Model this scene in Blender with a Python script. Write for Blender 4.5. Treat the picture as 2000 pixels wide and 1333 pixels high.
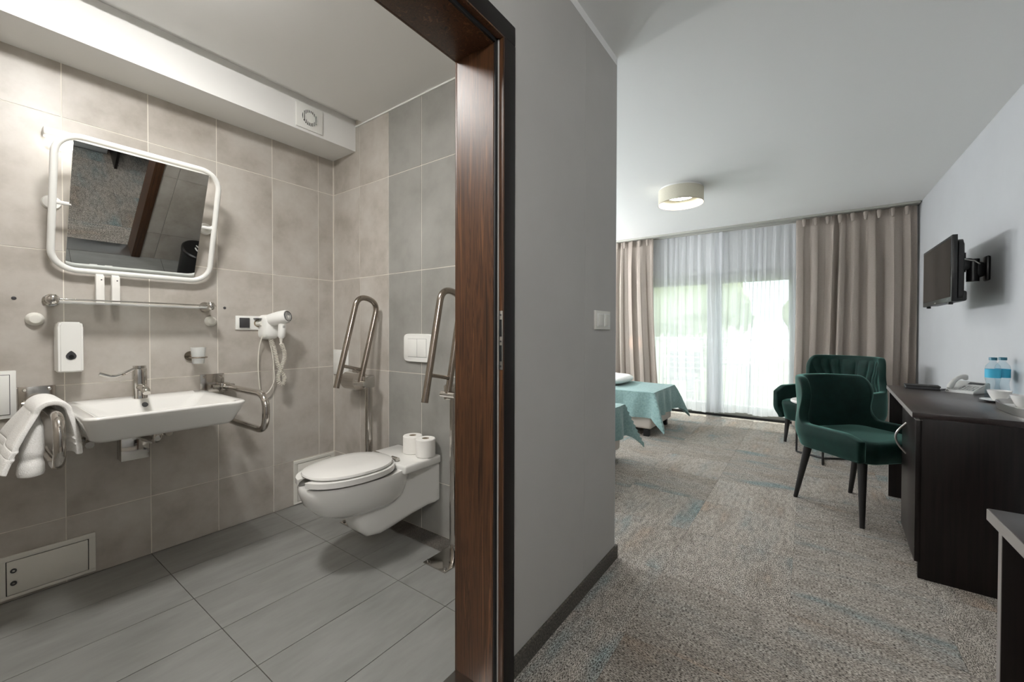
import bpy, bmesh, math, random
from mathutils import Vector, Matrix, noise
random.seed(7)
for o in list(bpy.data.objects): bpy.data.objects.remove(o)
S = bpy.context.scene
COL = S.collection
R_ = math.radians
PI = math.pi

# ------------------------------------------------------------------ camera
yaw, pitch, roll = R_(35.749), R_(0.7156), R_(0.1315)
CAMH = 1.14
cyw, syw = math.cos(yaw), math.sin(yaw)
F0 = Vector((-syw, cyw, 0)); R0 = Vector((cyw, syw, 0)); U0 = Vector((0, 0, 1))
Fv = F0*math.cos(pitch) - U0*math.sin(pitch)
Uv = U0*math.cos(pitch) + F0*math.sin(pitch)
Rv = R0*math.cos(roll) + Uv*math.sin(roll)
Uv = -R0*math.sin(roll) + Uv*math.cos(roll)
cd = bpy.data.cameras.new('camera'); cam = bpy.data.objects.new('camera', cd); COL.objects.link(cam)
M = Matrix.Identity(4)
for i in range(3):
    M[i][0] = Rv[i]; M[i][1] = Uv[i]; M[i][2] = -Fv[i]
M[2][3] = CAMH
cam.matrix_world = M
cd.sensor_width = 36; cd.sensor_fit = 'HORIZONTAL'
cd.lens = 802/2000*36; cd.shift_y = -8.0/2000; cd.clip_start = 0.02; cd.clip_end = 200
S.camera = cam

# ------------------------------------------------------------------ world, sun, exposure
w = bpy.data.worlds.new('sky'); S.world = w; w.use_nodes = True
bg = w.node_tree.nodes['Background']
bg.inputs[0].default_value = (0.88, 0.95, 1.0, 1); bg.inputs[1].default_value = 3.3
sl = bpy.data.lights.new('sun', 'SUN'); so = bpy.data.objects.new('sun', sl); COL.objects.link(so)
sl.energy = 9; sl.angle = R_(1.5); sl.color = (1, .97, .9)
so.rotation_euler = (R_(-24), R_(-4), 0); so.location = (0, 9, 8)
S.view_settings.view_transform = 'Standard'; S.view_settings.look = 'None'
S.view_settings.gamma = 1; S.view_settings.use_curve_mapping = False
S.view_settings.exposure = 0.0
pl = bpy.data.lights.new('window_portal', 'AREA'); po = bpy.data.objects.new('window_portal', pl); COL.objects.link(po)
pl.shape = 'RECTANGLE'; pl.size = 1.84; pl.size_y = 1.9; pl.cycles.is_portal = True
po.location = (-1.04, 6.30, 1.0); po.rotation_euler = (R_(-90), 0, 0)

BATH_E, HALL_FILL, BED_E, MIRL_E, SIDE_FILL = 126.0, 120.0, 70.0, 7.0, 290.0   # emission strengths of the lamps and the added hall and side fill

# ------------------------------------------------------------------ materials
MATS = {}
def s2l(c):
    return tuple(((v/255)/12.92 if v/255 <= .04045 else ((v/255+.055)/1.055)**2.4) for v in c)
def mat(name, rgb, rough=.5, metal=0, **k):
    m = bpy.data.materials.new(name); m.use_nodes = True
    p = m.node_tree.nodes['Principled BSDF']
    p.inputs['Base Color'].default_value = (*s2l(rgb), 1)
    p.inputs['Roughness'].default_value = rough; p.inputs['Metallic'].default_value = metal
    for a, b in k.items():
        n = a.replace('_', ' ').title()
        if n in p.inputs: p.inputs[n].default_value = b
    MATS[name] = m
    return m
def N(m, t, **k):
    n = m.node_tree.nodes.new(t)
    for a, b in k.items():
        if a in n.inputs: n.inputs[a].default_value = b
        else: setattr(n, a, b)
    return n
def L(m, a, b): m.node_tree.links.new(a, b)
def P(m): return m.node_tree.nodes['Principled BSDF']
def ramp(m, stops):
    r = N(m, 'ShaderNodeValToRGB'); e = r.color_ramp.elements
    while len(e) < len(stops): e.new(.5)
    for i, (q, c) in enumerate(stops):
        e[i].position = q; e[i].color = (*s2l(c), 1)
    return r
def coords(m, scale=(1, 1, 1), rnd=True, kind='Object', rot=(0, 0, 0)):
    t = N(m, 'ShaderNodeTexCoord'); mp = N(m, 'ShaderNodeMapping')
    mp.inputs['Scale'].default_value = scale; mp.inputs['Rotation'].default_value = rot
    L(m, t.outputs[kind], mp.inputs['Vector'])
    if rnd:
        oi = N(m, 'ShaderNodeObjectInfo'); mu = N(m, 'ShaderNodeMath', operation='MULTIPLY'); mu.inputs[1].default_value = 37.
        L(m, oi.outputs['Random'], mu.inputs[0])
        cx = N(m, 'ShaderNodeCombineXYZ')
        for i in range(3): L(m, mu.outputs[0], cx.inputs[i])
        L(m, cx.outputs[0], mp.inputs['Location'])
    return mp.outputs['Vector']
def bump(m, h, strength=.1, dist=.01):
    b = N(m, 'ShaderNodeBump'); b.inputs['Strength'].default_value = strength; b.inputs['Distance'].default_value = dist
    L(m, h, b.inputs['Height']); L(m, b.outputs['Normal'], P(m).inputs['Normal'])
def cloudy(name, stops, rough, scale, stretch=(1, 1, 1), bs=.03, detail=6):
    m = mat(name, stops[0][1], rough)
    v = coords(m, stretch)
    n1 = N(m, 'ShaderNodeTexNoise', Scale=scale, Detail=detail, Roughness=.6)
    L(m, v, n1.inputs['Vector'])
    r = ramp(m, stops); L(m, n1.outputs['Fac'], r.inputs[0]); L(m, r.outputs[0], P(m).inputs['Base Color'])
    bump(m, n1.outputs['Fac'], bs, .004)
    return m
cloudy('tile_beige', [(.28, (162, 155, 145)), (.5, (182, 176, 168)), (.72, (194, 190, 183))], .38, 5.5, bs=.02)
cloudy('tile_grey', [(.25, (134, 133, 128)), (.5, (149, 148, 143)), (.8, (160, 159, 154))], .38, 5.0, bs=.02)
cloudy('floor_tile', [(.22, (122, 122, 119)), (.5, (136, 136, 133)), (.8, (148, 148, 145))], .42, 4.0, (4, 1, 1), bs=.03)
mat('grout', (232, 227, 217), .8); mat('grout_dark', (72, 68, 62), .9)
mat('ceiling_white', (234, 234, 232), .85); mat('white_paint', (226, 226, 222), .6)
cloudy('wall_grey', [(.3, (176, 174, 170)), (.7, (180, 178, 174))], .75, 3.0, bs=.01)
cloudy('wall_light', [(.3, (188, 190, 192)), (.7, (192, 194, 196))], .75, 3.0, bs=.01)
mat('ceramic', (232, 231, 227), .12, coat_weight=.4); mat('plastic_white', (236, 236, 232), .35)
mat('plastic_soft', (226, 224, 216), .45)
mat('chrome', (208, 205, 200), .09, 1); mat('steel', (200, 195, 189), .13, 1); mat('steel_brushed', (190, 188, 184), .3, 1)
mat('nickel', (160, 150, 140), .2, 1)
mat('mirror', (225, 228, 228), .01, 1)
mat('black_plastic', (14, 14, 15), .35); mat('black_matte', (16, 15, 15), .6); mat('dark_grey', (62, 62, 64), .45)
mat('screen', (14, 13, 13), .1, 0); mat('rubber', (8, 8, 9), .7)
mat('paper', (238, 236, 231), .9); mat('card', (150, 135, 115), .9)
mat('teal_cap', (18, 92, 112), .4); mat('label_blue', (60, 172, 206), .5); mat('label_white', (225, 228, 226), .5)
mat('chair_leg', (20, 18, 17), .45)
mat('bed_cream', (205, 196, 186), .8); mat('silver_tray', (200, 198, 194), .3, 1)
mat('phone_grey', (196, 196, 192), .45); mat('phone_key', (170, 170, 168), .5)
mat('cord_white', (226, 222, 212), .5); mat('marble', (230, 228, 224), .25)
mat('leaf', (186, 192, 148), .8); mat('leaf_pale', (202, 206, 168), .8); mat('bark', (80, 66, 52), .9); mat('balcony', (112, 111, 108), .9); mat('grass', (112, 122, 82), .95)
mat('frame_grey', (170, 170, 162), .5)
# wood jamb
m = mat('walnut', (70, 38, 22), .42)
P(m).inputs['Specular IOR Level'].default_value = .4
v = coords(m, (26, 26, .8), False)
wv = N(m, 'ShaderNodeTexNoise', Scale=2.2, Detail=5, Roughness=.6, Distortion=1.2); L(m, v, wv.inputs['Vector'])
r = ramp(m, [(.32, (40, 25, 15)), (.47, (84, 54, 33)), (.55, (56, 35, 21)), (.68, (112, 75, 47))]); L(m, wv.outputs['Fac'], r.inputs[0]); L(m, r.outputs[0], P(m).inputs['Base Color'])
bump(m, wv.outputs['Fac'], .05, .002)
mat('walnut_dark', (19, 14, 12), .5); P(MATS['walnut_dark']).inputs['Specular IOR Level'].default_value = .25
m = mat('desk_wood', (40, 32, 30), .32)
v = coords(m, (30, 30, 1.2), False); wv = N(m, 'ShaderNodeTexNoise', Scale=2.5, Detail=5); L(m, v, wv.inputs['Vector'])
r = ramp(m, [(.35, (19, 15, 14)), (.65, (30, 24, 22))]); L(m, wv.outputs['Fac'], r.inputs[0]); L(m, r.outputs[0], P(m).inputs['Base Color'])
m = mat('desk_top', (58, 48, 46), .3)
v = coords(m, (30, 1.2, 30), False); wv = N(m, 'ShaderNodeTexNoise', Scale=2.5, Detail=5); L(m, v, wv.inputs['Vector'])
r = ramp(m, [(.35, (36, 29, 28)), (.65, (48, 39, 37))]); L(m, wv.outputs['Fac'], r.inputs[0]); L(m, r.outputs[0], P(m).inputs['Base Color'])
mat('edge_band', (150, 146, 142), .35); P(MATS['desk_wood']).inputs['Specular IOR Level'].default_value = .25
# carpet
m = mat('carpet', (130, 120, 110), .95)
oi = N(m, 'ShaderNodeObjectInfo'); tc = N(m, 'ShaderNodeTexCoord'); mp = N(m, 'ShaderNodeMapping')
gt = N(m, 'ShaderNodeMath', operation='GREATER_THAN'); gt.inputs[1].default_value = .5; L(m, oi.outputs['Random'], gt.inputs[0])
ml = N(m, 'ShaderNodeMath', operation='MULTIPLY'); ml.inputs[1].default_value = PI/2; L(m, gt.outputs[0], ml.inputs[0])
cx = N(m, 'ShaderNodeCombineXYZ'); L(m, ml.outputs[0], cx.inputs[2]); L(m, cx.outputs[0], mp.inputs['Rotation'])
L(m, tc.outputs['Object'], mp.inputs['Vector'])
st = N(m, 'ShaderNodeMapping'); st.inputs['Scale'].default_value = (1.1, 3.4, 1); L(m, mp.outputs[0], st.inputs['Vector'])
of = N(m, 'ShaderNodeMath', operation='MULTIPLY'); of.inputs[1].default_value = 91.; L(m, oi.outputs['Random'], of.inputs[0])
c2 = N(m, 'ShaderNodeCombineXYZ'); L(m, of.outputs[0], c2.inputs[0]); L(m, of.outputs[0], c2.inputs[1]); L(m, c2.outputs[0], st.inputs['Location'])
big = N(m, 'ShaderNodeTexNoise', Scale=1.3, Detail=3, Roughness=.55); L(m, st.outputs[0], big.inputs['Vector'])
r1 = ramp(m, [(.30, (122, 133, 133)), (.41, (140, 137, 132)), (.50, (149, 143, 136)), (.62, (137, 131, 124)), (.75, (153, 138, 125))])
L(m, big.outputs['Fac'], r1.inputs[0])
fs = N(m, 'ShaderNodeMapping'); fs.inputs['Scale'].default_value = (70, 210, 1); L(m, mp.outputs[0], fs.inputs['Vector'])
fine = N(m, 'ShaderNodeTexNoise', Scale=1.6, Detail=2, Roughness=.6); L(m, fs.outputs[0], fine.inputs['Vector'])
md = N(m, 'ShaderNodeTexNoise', Scale=16., Detail=3); L(m, st.outputs[0], md.inputs['Vector'])
r2 = ramp(m, [(.36, (48, 44, 41)), (.5, (200, 198, 195)), (.62, (255, 255, 255))]); L(m, fine.outputs['Fac'], r2.inputs[0])
r3 = ramp(m, [(.3, (196, 196, 196)), (.6, (255, 255, 255))]); L(m, md.outputs['Fac'], r3.inputs[0])
mx = N(m, 'ShaderNodeMix', data_type='RGBA', blend_type='MULTIPLY'); mx.inputs[0].default_value = 1
L(m, r1.outputs[0], mx.inputs[6]); L(m, r2.outputs[0], mx.inputs[7])
mx2 = N(m, 'ShaderNodeMix', data_type='RGBA', blend_type='MULTIPLY'); mx2.inputs[0].default_value = .8
L(m, mx.outputs[2], mx2.inputs[6]); L(m, r3.outputs[0], mx2.inputs[7])
hv = N(m, 'ShaderNodeHueSaturation'); vv = N(m, 'ShaderNodeMapRange'); vv.inputs[3].default_value = 1.85; vv.inputs[4].default_value = 2.3
L(m, oi.outputs['Random'], vv.inputs[0]); L(m, vv.outputs[0], hv.inputs['Value']); L(m, mx2.outputs[2], hv.inputs['Color'])
L(m, hv.outputs[0], P(m).inputs['Base Color']); bump(m, fine.outputs['Fac'], .5, .004)
P(m).inputs['Specular IOR Level'].default_value = .1
m = mat('carpet_dark', (74, 69, 62), .95)
v = coords(m, (1, 1, 1), False); nz = N(m, 'ShaderNodeTexNoise', Scale=160, Detail=3); L(m, v, nz.inputs['Vector'])
r = ramp(m, [(.35, (48, 46, 42)), (.65, (98, 92, 84))]); L(m, nz.outputs['Fac'], r.inputs[0]); L(m, r.outputs[0], P(m).inputs['Base Color'])
# fabrics
def fabric(name, c1, c2, rough, scale, sheen=0, bs=.15):
    m = mat(name, c1, rough)
    v = coords(m, (1, 1, 1), False); nz = N(m, 'ShaderNodeTexNoise', Scale=scale, Detail=4); L(m, v, nz.inputs['Vector'])
    r = ramp(m, [(.3, c1), (.7, c2)]); L(m, nz.outputs['Fac'], r.inputs[0]); L(m, r.outputs[0], P(m).inputs['Base Color'])
    bump(m, nz.outputs['Fac'], bs, .003)
    P(m).inputs['Sheen Weight'].default_value = sheen; P(m).inputs['Sheen Roughness'].default_value = .35
    P(m).inputs['Specular IOR Level'].default_value = .2
    return m
fabric('velvet', (5, 28, 24), (9, 40, 34), .7, 18, .55, .05); P(MATS['velvet']).inputs['Sheen Tint'].default_value = (.35, .75, .65, 1)
fabric('throw', (116, 144, 142), (138, 164, 161), .8, 60, .2); fabric('towel', (232, 230, 226), (246, 245, 242), .95, 260, .1, .6)
fabric('linen', (228, 228, 224), (240, 240, 237), .9, 80); fabric('shade', (205, 200, 182), (215, 211, 194), .8, 200)
m = fabric('drape', (158, 148, 139), (170, 160, 151), .85, 150)
def translucent(name, src, rgb, fac, transp=0):
    m = MATS[src] if src else mat(name, rgb, .8)
    nt = m.node_tree; out = nt.nodes['Material Output']
    t = N(m, 'ShaderNodeBsdfTranslucent'); t.inputs[0].default_value = (*s2l(rgb), 1)
    mx = N(m, 'ShaderNodeMixShader'); mx.inputs[0].default_value = fac
    L(m, P(m).outputs[0], mx.inputs[1]); L(m, t.outputs[0], mx.inputs[2])
    last = mx
    if transp:
        tr = N(m, 'ShaderNodeBsdfTransparent'); m2 = N(m, 'ShaderNodeMixShader'); m2.inputs[0].default_value = transp
        L(m, mx.outputs[0], m2.inputs[1]); L(m, tr.outputs[0], m2.inputs[2]); last = m2
    L(m, last.outputs[0], out.inputs['Surface'])
translucent('drape', 'drape', (168, 156, 146), .15)
translucent('sheer', None, (240, 242, 245), .55, .26)
translucent('shade', 'shade', (225, 215, 190), .05)
def thinglass(name, tint, refl=.08, alpha=.9):
    m = bpy.data.materials.new(name); m.use_nodes = True; MATS[name] = m
    nt = m.node_tree; nt.nodes.remove(nt.nodes['Principled BSDF']); out = nt.nodes['Material Output']
    tr = N(m, 'ShaderNodeBsdfTransparent'); tr.inputs[0].default_value = (*tint, 1)
    gl = N(m, 'ShaderNodeBsdfGlossy'); gl.inputs['Roughness'].default_value = .02
    fr = N(m, 'ShaderNodeLayerWeight'); fr.inputs[0].default_value = .5
    pw = N(m, 'ShaderNodeMath', operation='POWER'); pw.inputs[1].default_value = 4.; L(m, fr.outputs['Facing'], pw.inputs[0])
    sc = N(m, 'ShaderNodeMath', operation='MULTIPLY_ADD'); sc.inputs[1].default_value = .5; sc.inputs[2].default_value = refl*.4; L(m, pw.outputs[0], sc.inputs[0])
    mx = N(m, 'ShaderNodeMixShader'); L(m, sc.outputs[0], mx.inputs[0]); L(m, tr.outputs[0], mx.inputs[1]); L(m, gl.outputs[0], mx.inputs[2])
    last = mx
    if alpha < .9:
        df = N(m, 'ShaderNodeBsdfDiffuse'); df.inputs[0].default_value = (.85, .86, .85, 1); m2 = N(m, 'ShaderNodeMixShader'); m2.inputs[0].default_value = 1-alpha
        L(m, mx.outputs[0], m2.inputs[1]); L(m, df.outputs[0], m2.inputs[2]); last = m2
    L(m, last.outputs[0], out.inputs['Surface'])
thinglass('glass', (.93, .96, .95)); thinglass('bottle', (.86, .93, .96)); thinglass('cup_glass', (.8, .82, .82)); thinglass('frosted', (.92, .93, .92), alpha=.6)
def emit(name, rgb, strength):
    m = bpy.data.materials.new(name); m.use_nodes = True; MATS[name] = m
    nt = m.node_tree; nt.nodes.remove(nt.nodes['Principled BSDF'])
    e = N(m, 'ShaderNodeEmission'); e.inputs[0].default_value = (*rgb, 1); e.inputs[1].default_value = strength
    L(m, e.outputs[0], nt.nodes['Material Output'].inputs['Surface'])
emit('glow_bath', (1, .98, .95), BATH_E); emit('fill_hall', (1, .985, .965), HALL_FILL); emit('glow_bed', (1, .98, .95), BED_E); emit('glow_mirror', (1, .97, .92), MIRL_E)
emit('fill_side', (.98, .985, 1), SIDE_FILL); 

# ------------------------------------------------------------------ mesh helpers
def nb(): return bmesh.new()
def box(bm, x0, x1, y0, y1, z0, z1, bev=0, seg=2):
    vs = [bm.verts.new((x, y, z)) for z in (z0, z1) for y in (y0, y1) for x in (x0, x1)]
    fs = [bm.faces.new([vs[i] for i in q]) for q in ((0, 2, 3, 1), (4, 5, 7, 6), (0, 1, 5, 4), (2, 6, 7, 3), (0, 4, 6, 2), (1, 3, 7, 5))]
    if bev:
        es = list({e for f in fs for e in f.edges})
        bmesh.ops.bevel(bm, geom=es, offset=bev, segments=seg, affect='EDGES', profile=.5)
    return bm
def bx(*a, **k): return box(nb(), *a, **k)
def frame(d):
    d = Vector(d).normalized(); a = Vector((0, 0, 1)) if abs(d.z) < .9 else Vector((1, 0, 0))
    u = d.cross(a).normalized(); return u, d.cross(u).normalized()
def tube(bm, pts, r, seg=12, closed=False, caps=True):
    pts = [Vector(p) for p in pts]; n = len(pts); rings = []
    rr = r if isinstance(r, (list, tuple)) else [r]*n
    u = None
    for i, p in enumerate(pts):
        a = pts[i-1] if (i or closed) else p
        b = pts[(i+1) % n] if (i < n-1 or closed) else p
        t = (b-a).normalized()
        if u is None: u, v = frame(t)
        else:
            u = (u - t*u.dot(t)).normalized(); v = t.cross(u)
        rings.append([bm.verts.new(p+u*math.cos(2*PI*k/seg)*rr[i]+v*math.sin(2*PI*k/seg)*rr[i]) for k in range(seg)])
    for i in range(n if closed else n-1):
        A, B = rings[i], rings[(i+1) % n]
        for k in range(seg): bm.faces.new((A[k], A[(k+1) % seg], B[(k+1) % seg], B[k]))
    if caps and not closed:
        bm.faces.new(rings[0][::-1]); bm.faces.new(rings[-1])
    return bm
def cyl(bm, p0, p1, r0, r1=None, seg=24): return tube(bm, [p0, p1], [r0, r0 if r1 is None else r1], seg)
def fillet(pts, rad, n=6):
    pts = [Vector(p) for p in pts]; out = [pts[0]]
    for i in range(1, len(pts)-1):
        p, a, b = pts[i], pts[i-1], pts[i+1]
        da, db = (a-p), (b-p); r = min(rad, da.length*.49, db.length*.49)
        s, e = p+da.normalized()*r, p+db.normalized()*r
        for k in range(n+1):
            t = k/n; out.append(s*(1-t)**2+p*2*t*(1-t)+e*t*t)
    out.append(pts[-1]); return out
def lathe(bm, prof, c=(0, 0, 0), seg=28, sx=1, sy=1):
    rings = []
    for r, z in prof:
        if r < 1e-5: rings.append([bm.verts.new((c[0], c[1], c[2]+z))])
        else: rings.append([bm.verts.new((c[0]+r*sx*math.cos(2*PI*k/seg), c[1]+r*sy*math.sin(2*PI*k/seg), c[2]+z)) for k in range(seg)])
    for A, B in zip(rings, rings[1:]):
        for k in range(seg):
            k2 = (k+1) % seg
            q = [A[k % len(A)], A[k2 % len(A)], B[k2 % len(B)], B[k % len(B)]]
            q2 = []
            for x in q:
                if x not in q2: q2.append(x)
            if len(q2) > 2: bm.faces.new(q2)
    return bm
def loft(bm, loops, cap0=True, cap1=True):
    rs = [[bm.verts.new(p) for p in l] for l in loops]; n = len(rs[0])
    for A, B in zip(rs, rs[1:]):
        for k in range(n): bm.faces.new((A[k], A[(k+1) % n], B[(k+1) % n], B[k]))
    if cap0: bm.faces.new(rs[0][::-1])
    if cap1: bm.faces.new(rs[-1])
    return bm
def rrect(x0, x1, y0, y1, r, z, n=6):
    o = []
    for cx_, cy_, a0 in ((x1-r, y1-r, 0), (x0+r, y1-r, PI/2), (x0+r, y0+r, PI), (x1-r, y0+r, 1.5*PI)):
        for k in range(n+1):
            a = a0+PI/2*k/n; o.append((cx_+r*math.cos(a), cy_+r*math.sin(a), z))
    return o
def grid(bm, fn, nu, nv, thick=0):
    V = [[bm.verts.new(fn(i/nu, j/nv)) for j in range(nv+1)] for i in range(nu+1)]
    for i in range(nu):
        for j in range(nv): bm.faces.new((V[i][j], V[i+1][j], V[i+1][j+1], V[i][j+1]))
    if thick: bmesh.ops.recalc_face_normals(bm, faces=bm.faces); bmesh.ops.solidify(bm, geom=bm.faces[:], thickness=thick)
    return bm
def obj(name, bm, m, parent=None, smooth=True, ang=35, loc=None, world=True):
    """link bm as one mesh object; world=True: bm is in world coordinates"""
    bmesh.ops.recalc_face_normals(bm, faces=bm.faces)
    root = parent
    while root and root.parent: root = root.parent
    off = Vector((0, 0, 0))
    if parent and world: off = root.location.copy()
    if not parent:
        if loc is None:
            xs = [v.co for v in bm.verts]
            mn = Vector([min(c[i] for c in xs) for i in range(3)]); mxv = Vector([max(c[i] for c in xs) for i in range(3)])
            off = Vector(((mn.x+mxv.x)/2, (mn.y+mxv.y)/2, mn.z))
        else: off = Vector(loc) if world else Vector((0, 0, 0))
    if off.length: bmesh.ops.translate(bm, verts=bm.verts, vec=-off)
    me = bpy.data.meshes.new(name); bm.to_mesh(me); bm.free()
    if smooth:
        for p in me.polygons: p.use_smooth = True
        me.set_sharp_from_angle(angle=R_(ang))
    me.materials.append(MATS[m])
    o = bpy.data.objects.new(name, me); COL.objects.link(o)
    if parent: o.parent = parent
    else: o.location = off if loc is None else loc
    return o
def tag(o, label, cat=None, group=None, kind=None):
    o['label'] = label
    if cat: o['category'] = cat
    if group: o['group'] = group
    if kind: o['kind'] = kind
    return o
def thing(name, label, cat, loc=(0, 0, 0), rotz=0, group=None, kind=None):
    o = bpy.data.objects.new(name, None); COL.objects.link(o); o.empty_display_size = .1
    o.location = loc; o.rotation_euler = (0, 0, rotz)
    return tag(o, label, cat, group, kind)
def struct(name, bm, m, label, smooth=False):
    o = obj(name, bm, m, smooth=smooth); o['label'] = label; o['kind'] = 'structure'; return o

# ------------------------------------------------------------------ the setting
X1, Y2, XP, XI, XR, H = -2.715, 1.618, -.78, -.94, .942, 2.5
YB, YW = -.75, 6.2          # near end of the bathroom, window wall
G = .0016                   # grout recess
# floors
bf = struct('floor_bathroom', bx(X1-.1, XI+.08, YB-.1, Y2+.1, -.12, -.002), 'grout_dark', 'grey tiled bathroom floor')
cf = struct('floor_bedroom', bx(-3.7, XR+.1, -1.7, YW, -.12, -.006), 'carpet_dark', 'carpet tile floor of hall and bedroom')
_cache = {}
def piece(name, sx, sy, sz, m, parent, c, bev=.0012):
    k = (name, round(sx, 4), round(sy, 4), round(sz, 4), m)
    if k not in _cache:
        b = bx(-sx/2, sx/2, -sy/2, sy/2, -sz/2, sz/2, bev=0)
        me = bpy.data.meshes.new(name); bmesh.ops.recalc_face_normals(b, faces=b.faces); b.to_mesh(me); b.free()
        me.materials.append(MATS[m]); _cache[k] = me
    o = bpy.data.objects.new(name, _cache[k]); COL.objects.link(o); o.parent = parent
    o.location = Vector(c)-parent.location
    return o
def cuts(a, b, org, step):
    e = [a]; k = math.ceil((a-org)/step+1e-6)
    while org+k*step < b-1e-6: e.append(org+k*step); k += 1
    e.append(b); return list(zip(e, e[1:]))
g = .003
for x0, x1 in cuts(X1, XI, -2.11, .3):
    for y0, y1 in cuts(YB, Y2, .618, .593):
        piece('floor_tile', x1-x0-g, y1-y0-g, .008, 'floor_tile', bf, ((x0+x1)/2, (y0+y1)/2, -.004))
for x0, x1 in cuts(-3.6, XR, -.55, .5):
    for y0, y1 in cuts(-1.6, YW-.02, .0, .5):
        if x1 < XI+.02 and y0 < 1.9:
            if y1 < 1.97: continue
        if x1 <= XP and y1 <= 1.95: continue
        a, c = max(x0, -3.6), y0
        if x0 < XP and y0 < 1.95:            # cut round the partition
            if y1 <= 1.95: a = max(x0, XI+.09)
        piece('carpet_tile', x1-a-.001, y1-c-.001, .012, 'carpet', cf, ((x1+a)/2, (y1+c)/2, -.006))
# ceilings
struct('ceiling', bx(-3.7, XR+.1, -1.7, YW+.1, H+.04, H+.14), 'ceiling_white', 'white ceiling slab above the rooms')
struct('ceiling_bedroom', bx(-3.7, XR+.1, 1.70, YW+.1, H, H+.04), 'ceiling_white', 'white ceiling of bedroom')
struct('ceiling_hall', bx(XI+.06, XR+.1, -1.7, 1.70, H, H+.04), 'ceiling_white', 'white ceiling of entrance hall')
struct('ceiling_bathroom', bx(-2.36, XI+.06, YB-.1, 1.70, H, H+.04), 'ceiling_white', 'white bathroom ceiling panel beside shadow gap')
struct('ceiling_soffit', bx(X1-.05, -2.45, YB-.1, Y2+.01, 2.335, H+.04), 'ceiling_white', 'white boxed soffit above the mirror wall')
# walls
w1 = struct('wall_sink', bx(X1-.2, X1-G, YB-.1, Y2+.02, 0, 2.6), 'grout', 'beige tiled bathroom wall behind the washbasin')
w2 = struct('wall_toilet', bx(X1-.2, XP, Y2+G, 1.966, 0, 2.6), 'grout', 'tiled bathroom wall behind the toilet')
bmp = bx(XI+G, XP, 1.012, Y2+.02, 0, 2.6); box(bmp, XI+G, XP, -.03, 1.012, 2.045, 2.6); box(bmp, XI+G, XP, YB-.95, -.03, 0, 2.6)
wp = struct('wall_partition', bmp, 'wall_grey', 'grey painted hall wall with the bathroom doorway')
struct('wall_partition_end', bx(-.79, XP+.0006, Y2, 1.9662, 0, 2.6), 'wall_grey', 'grey painted end of the partition wall')
w3 = struct('wall_shower', bx(X1-.1, XI+.05, YB-.2, YB-G, 0, 2.6), 'grout', 'tiled wall at near end of the bathroom')
struct('wall_right', bx(XR, XR+.15, -1.7, YW+.3, 0, 2.6), 'wall_light', 'pale grey wall behind the desk and television')
struct('wall_headboard', bx(-3.75, -3.6, 1.9, YW+.3, 0, 2.6), 'wall_light', 'pale wall at the head of the beds')
struct('wall_entrance', bx(-1.2, XR+.15, -1.75, -1.6, 0, 2.6), 'wall_light', 'pale wall behind the camera')
struct('wall_bedroom', bx(-3.7, XP-.001, 1.9655, 1.975, 0, 2.6), 'wall_light', 'pale wall beside the nearest bed')
OX0, OX1, OZ = -1.97, -.11, 1.95
bmw = bx(-3.7, OX0, YW, YW+.25, 0, 2.6); box(bmw, OX1, XR+.15, YW, YW+.25, 0, 2.6); box(bmw, OX0, OX1, YW, YW+.25, OZ, 2.6)
struct('wall_window', bmw, 'white_paint', 'white wall round the balcony doors')
# wall tiles
for y0, y1 in cuts(YB, Y2, .322, .2965):
    for z0, z1 in cuts(0, 2.34, .295, .6):
        piece('tile', .004, y1-y0-.004, z1-z0-.004, 'tile_beige', w1, (X1-.002, (y0+y1)/2, (z0+z1)/2))
for x0, x1 in cuts(X1, XI, -2.405, .2985):
    for z0, z1 in cuts(0, 2.5, .295, .6):
        mm = 'tile_grey' if x0 > -2.15 else 'tile_beige'
        piece('tile', x1-x0-.004, .004, z1-z0-.004, mm, w2, ((x0+x1)/2, Y2+.002, (z0+z1)/2))
for ya, yb in ((1.0, Y2), (YB, -.03)):
    for y0, y1 in cuts(ya, yb, 1.16, .2965):
        for z0, z1 in cuts(0, 2.5, .295, .6):
            piece('tile', .004, y1-y0-g, z1-z0-g, 'tile_beige', wp, (XI-.001, (y0+y1)/2, (z0+z1)/2))
for x0, x1 in cuts(X1, XI, -2.405, .2985):
    for z0, z1 in cuts(0, 2.5, .295, .6):
        piece('tile', x1-x0-g, .004, z1-z0-g, 'tile_beige', w3, ((x0+x1)/2, YB-.002, (z0+z1)/2))
# trims
struct('trim_1', bx(XP-.002, XP+.0012, -1.6, 1.966, 2.462, 2.5), 'ceiling_white', 'white painted band along the top of the hall wall')
struct('trim_2', bx(-2.45, XI, Y2-.006, Y2, 2.491, 2.5), 'white_paint', 'white sealant line between grey tiles and ceiling')
struct('trim_3', bx(X1, X1+.004, Y2-.004, Y2, 0, 2.335), 'grout', 'pale sealant line in the tiled corner')
struct('baseboard_partition', bx(XP, XP+.012, 1.085, 1.978, 0, .065, bev=.002), 'carpet_dark', 'dark carpet skirting along the hall wall')
struct('baseboard_end', bx(-3.6, XP+.011, 1.975, 1.987, 0, .065), 'carpet_dark', 'dark carpet skirting round the partition end')
struct('baseboard_right', bx(XR-.012, XR, -1.6, 5.9, 0, .065, bev=.002), 'carpet_dark', 'dark carpet skirting under the desk wall')
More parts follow.
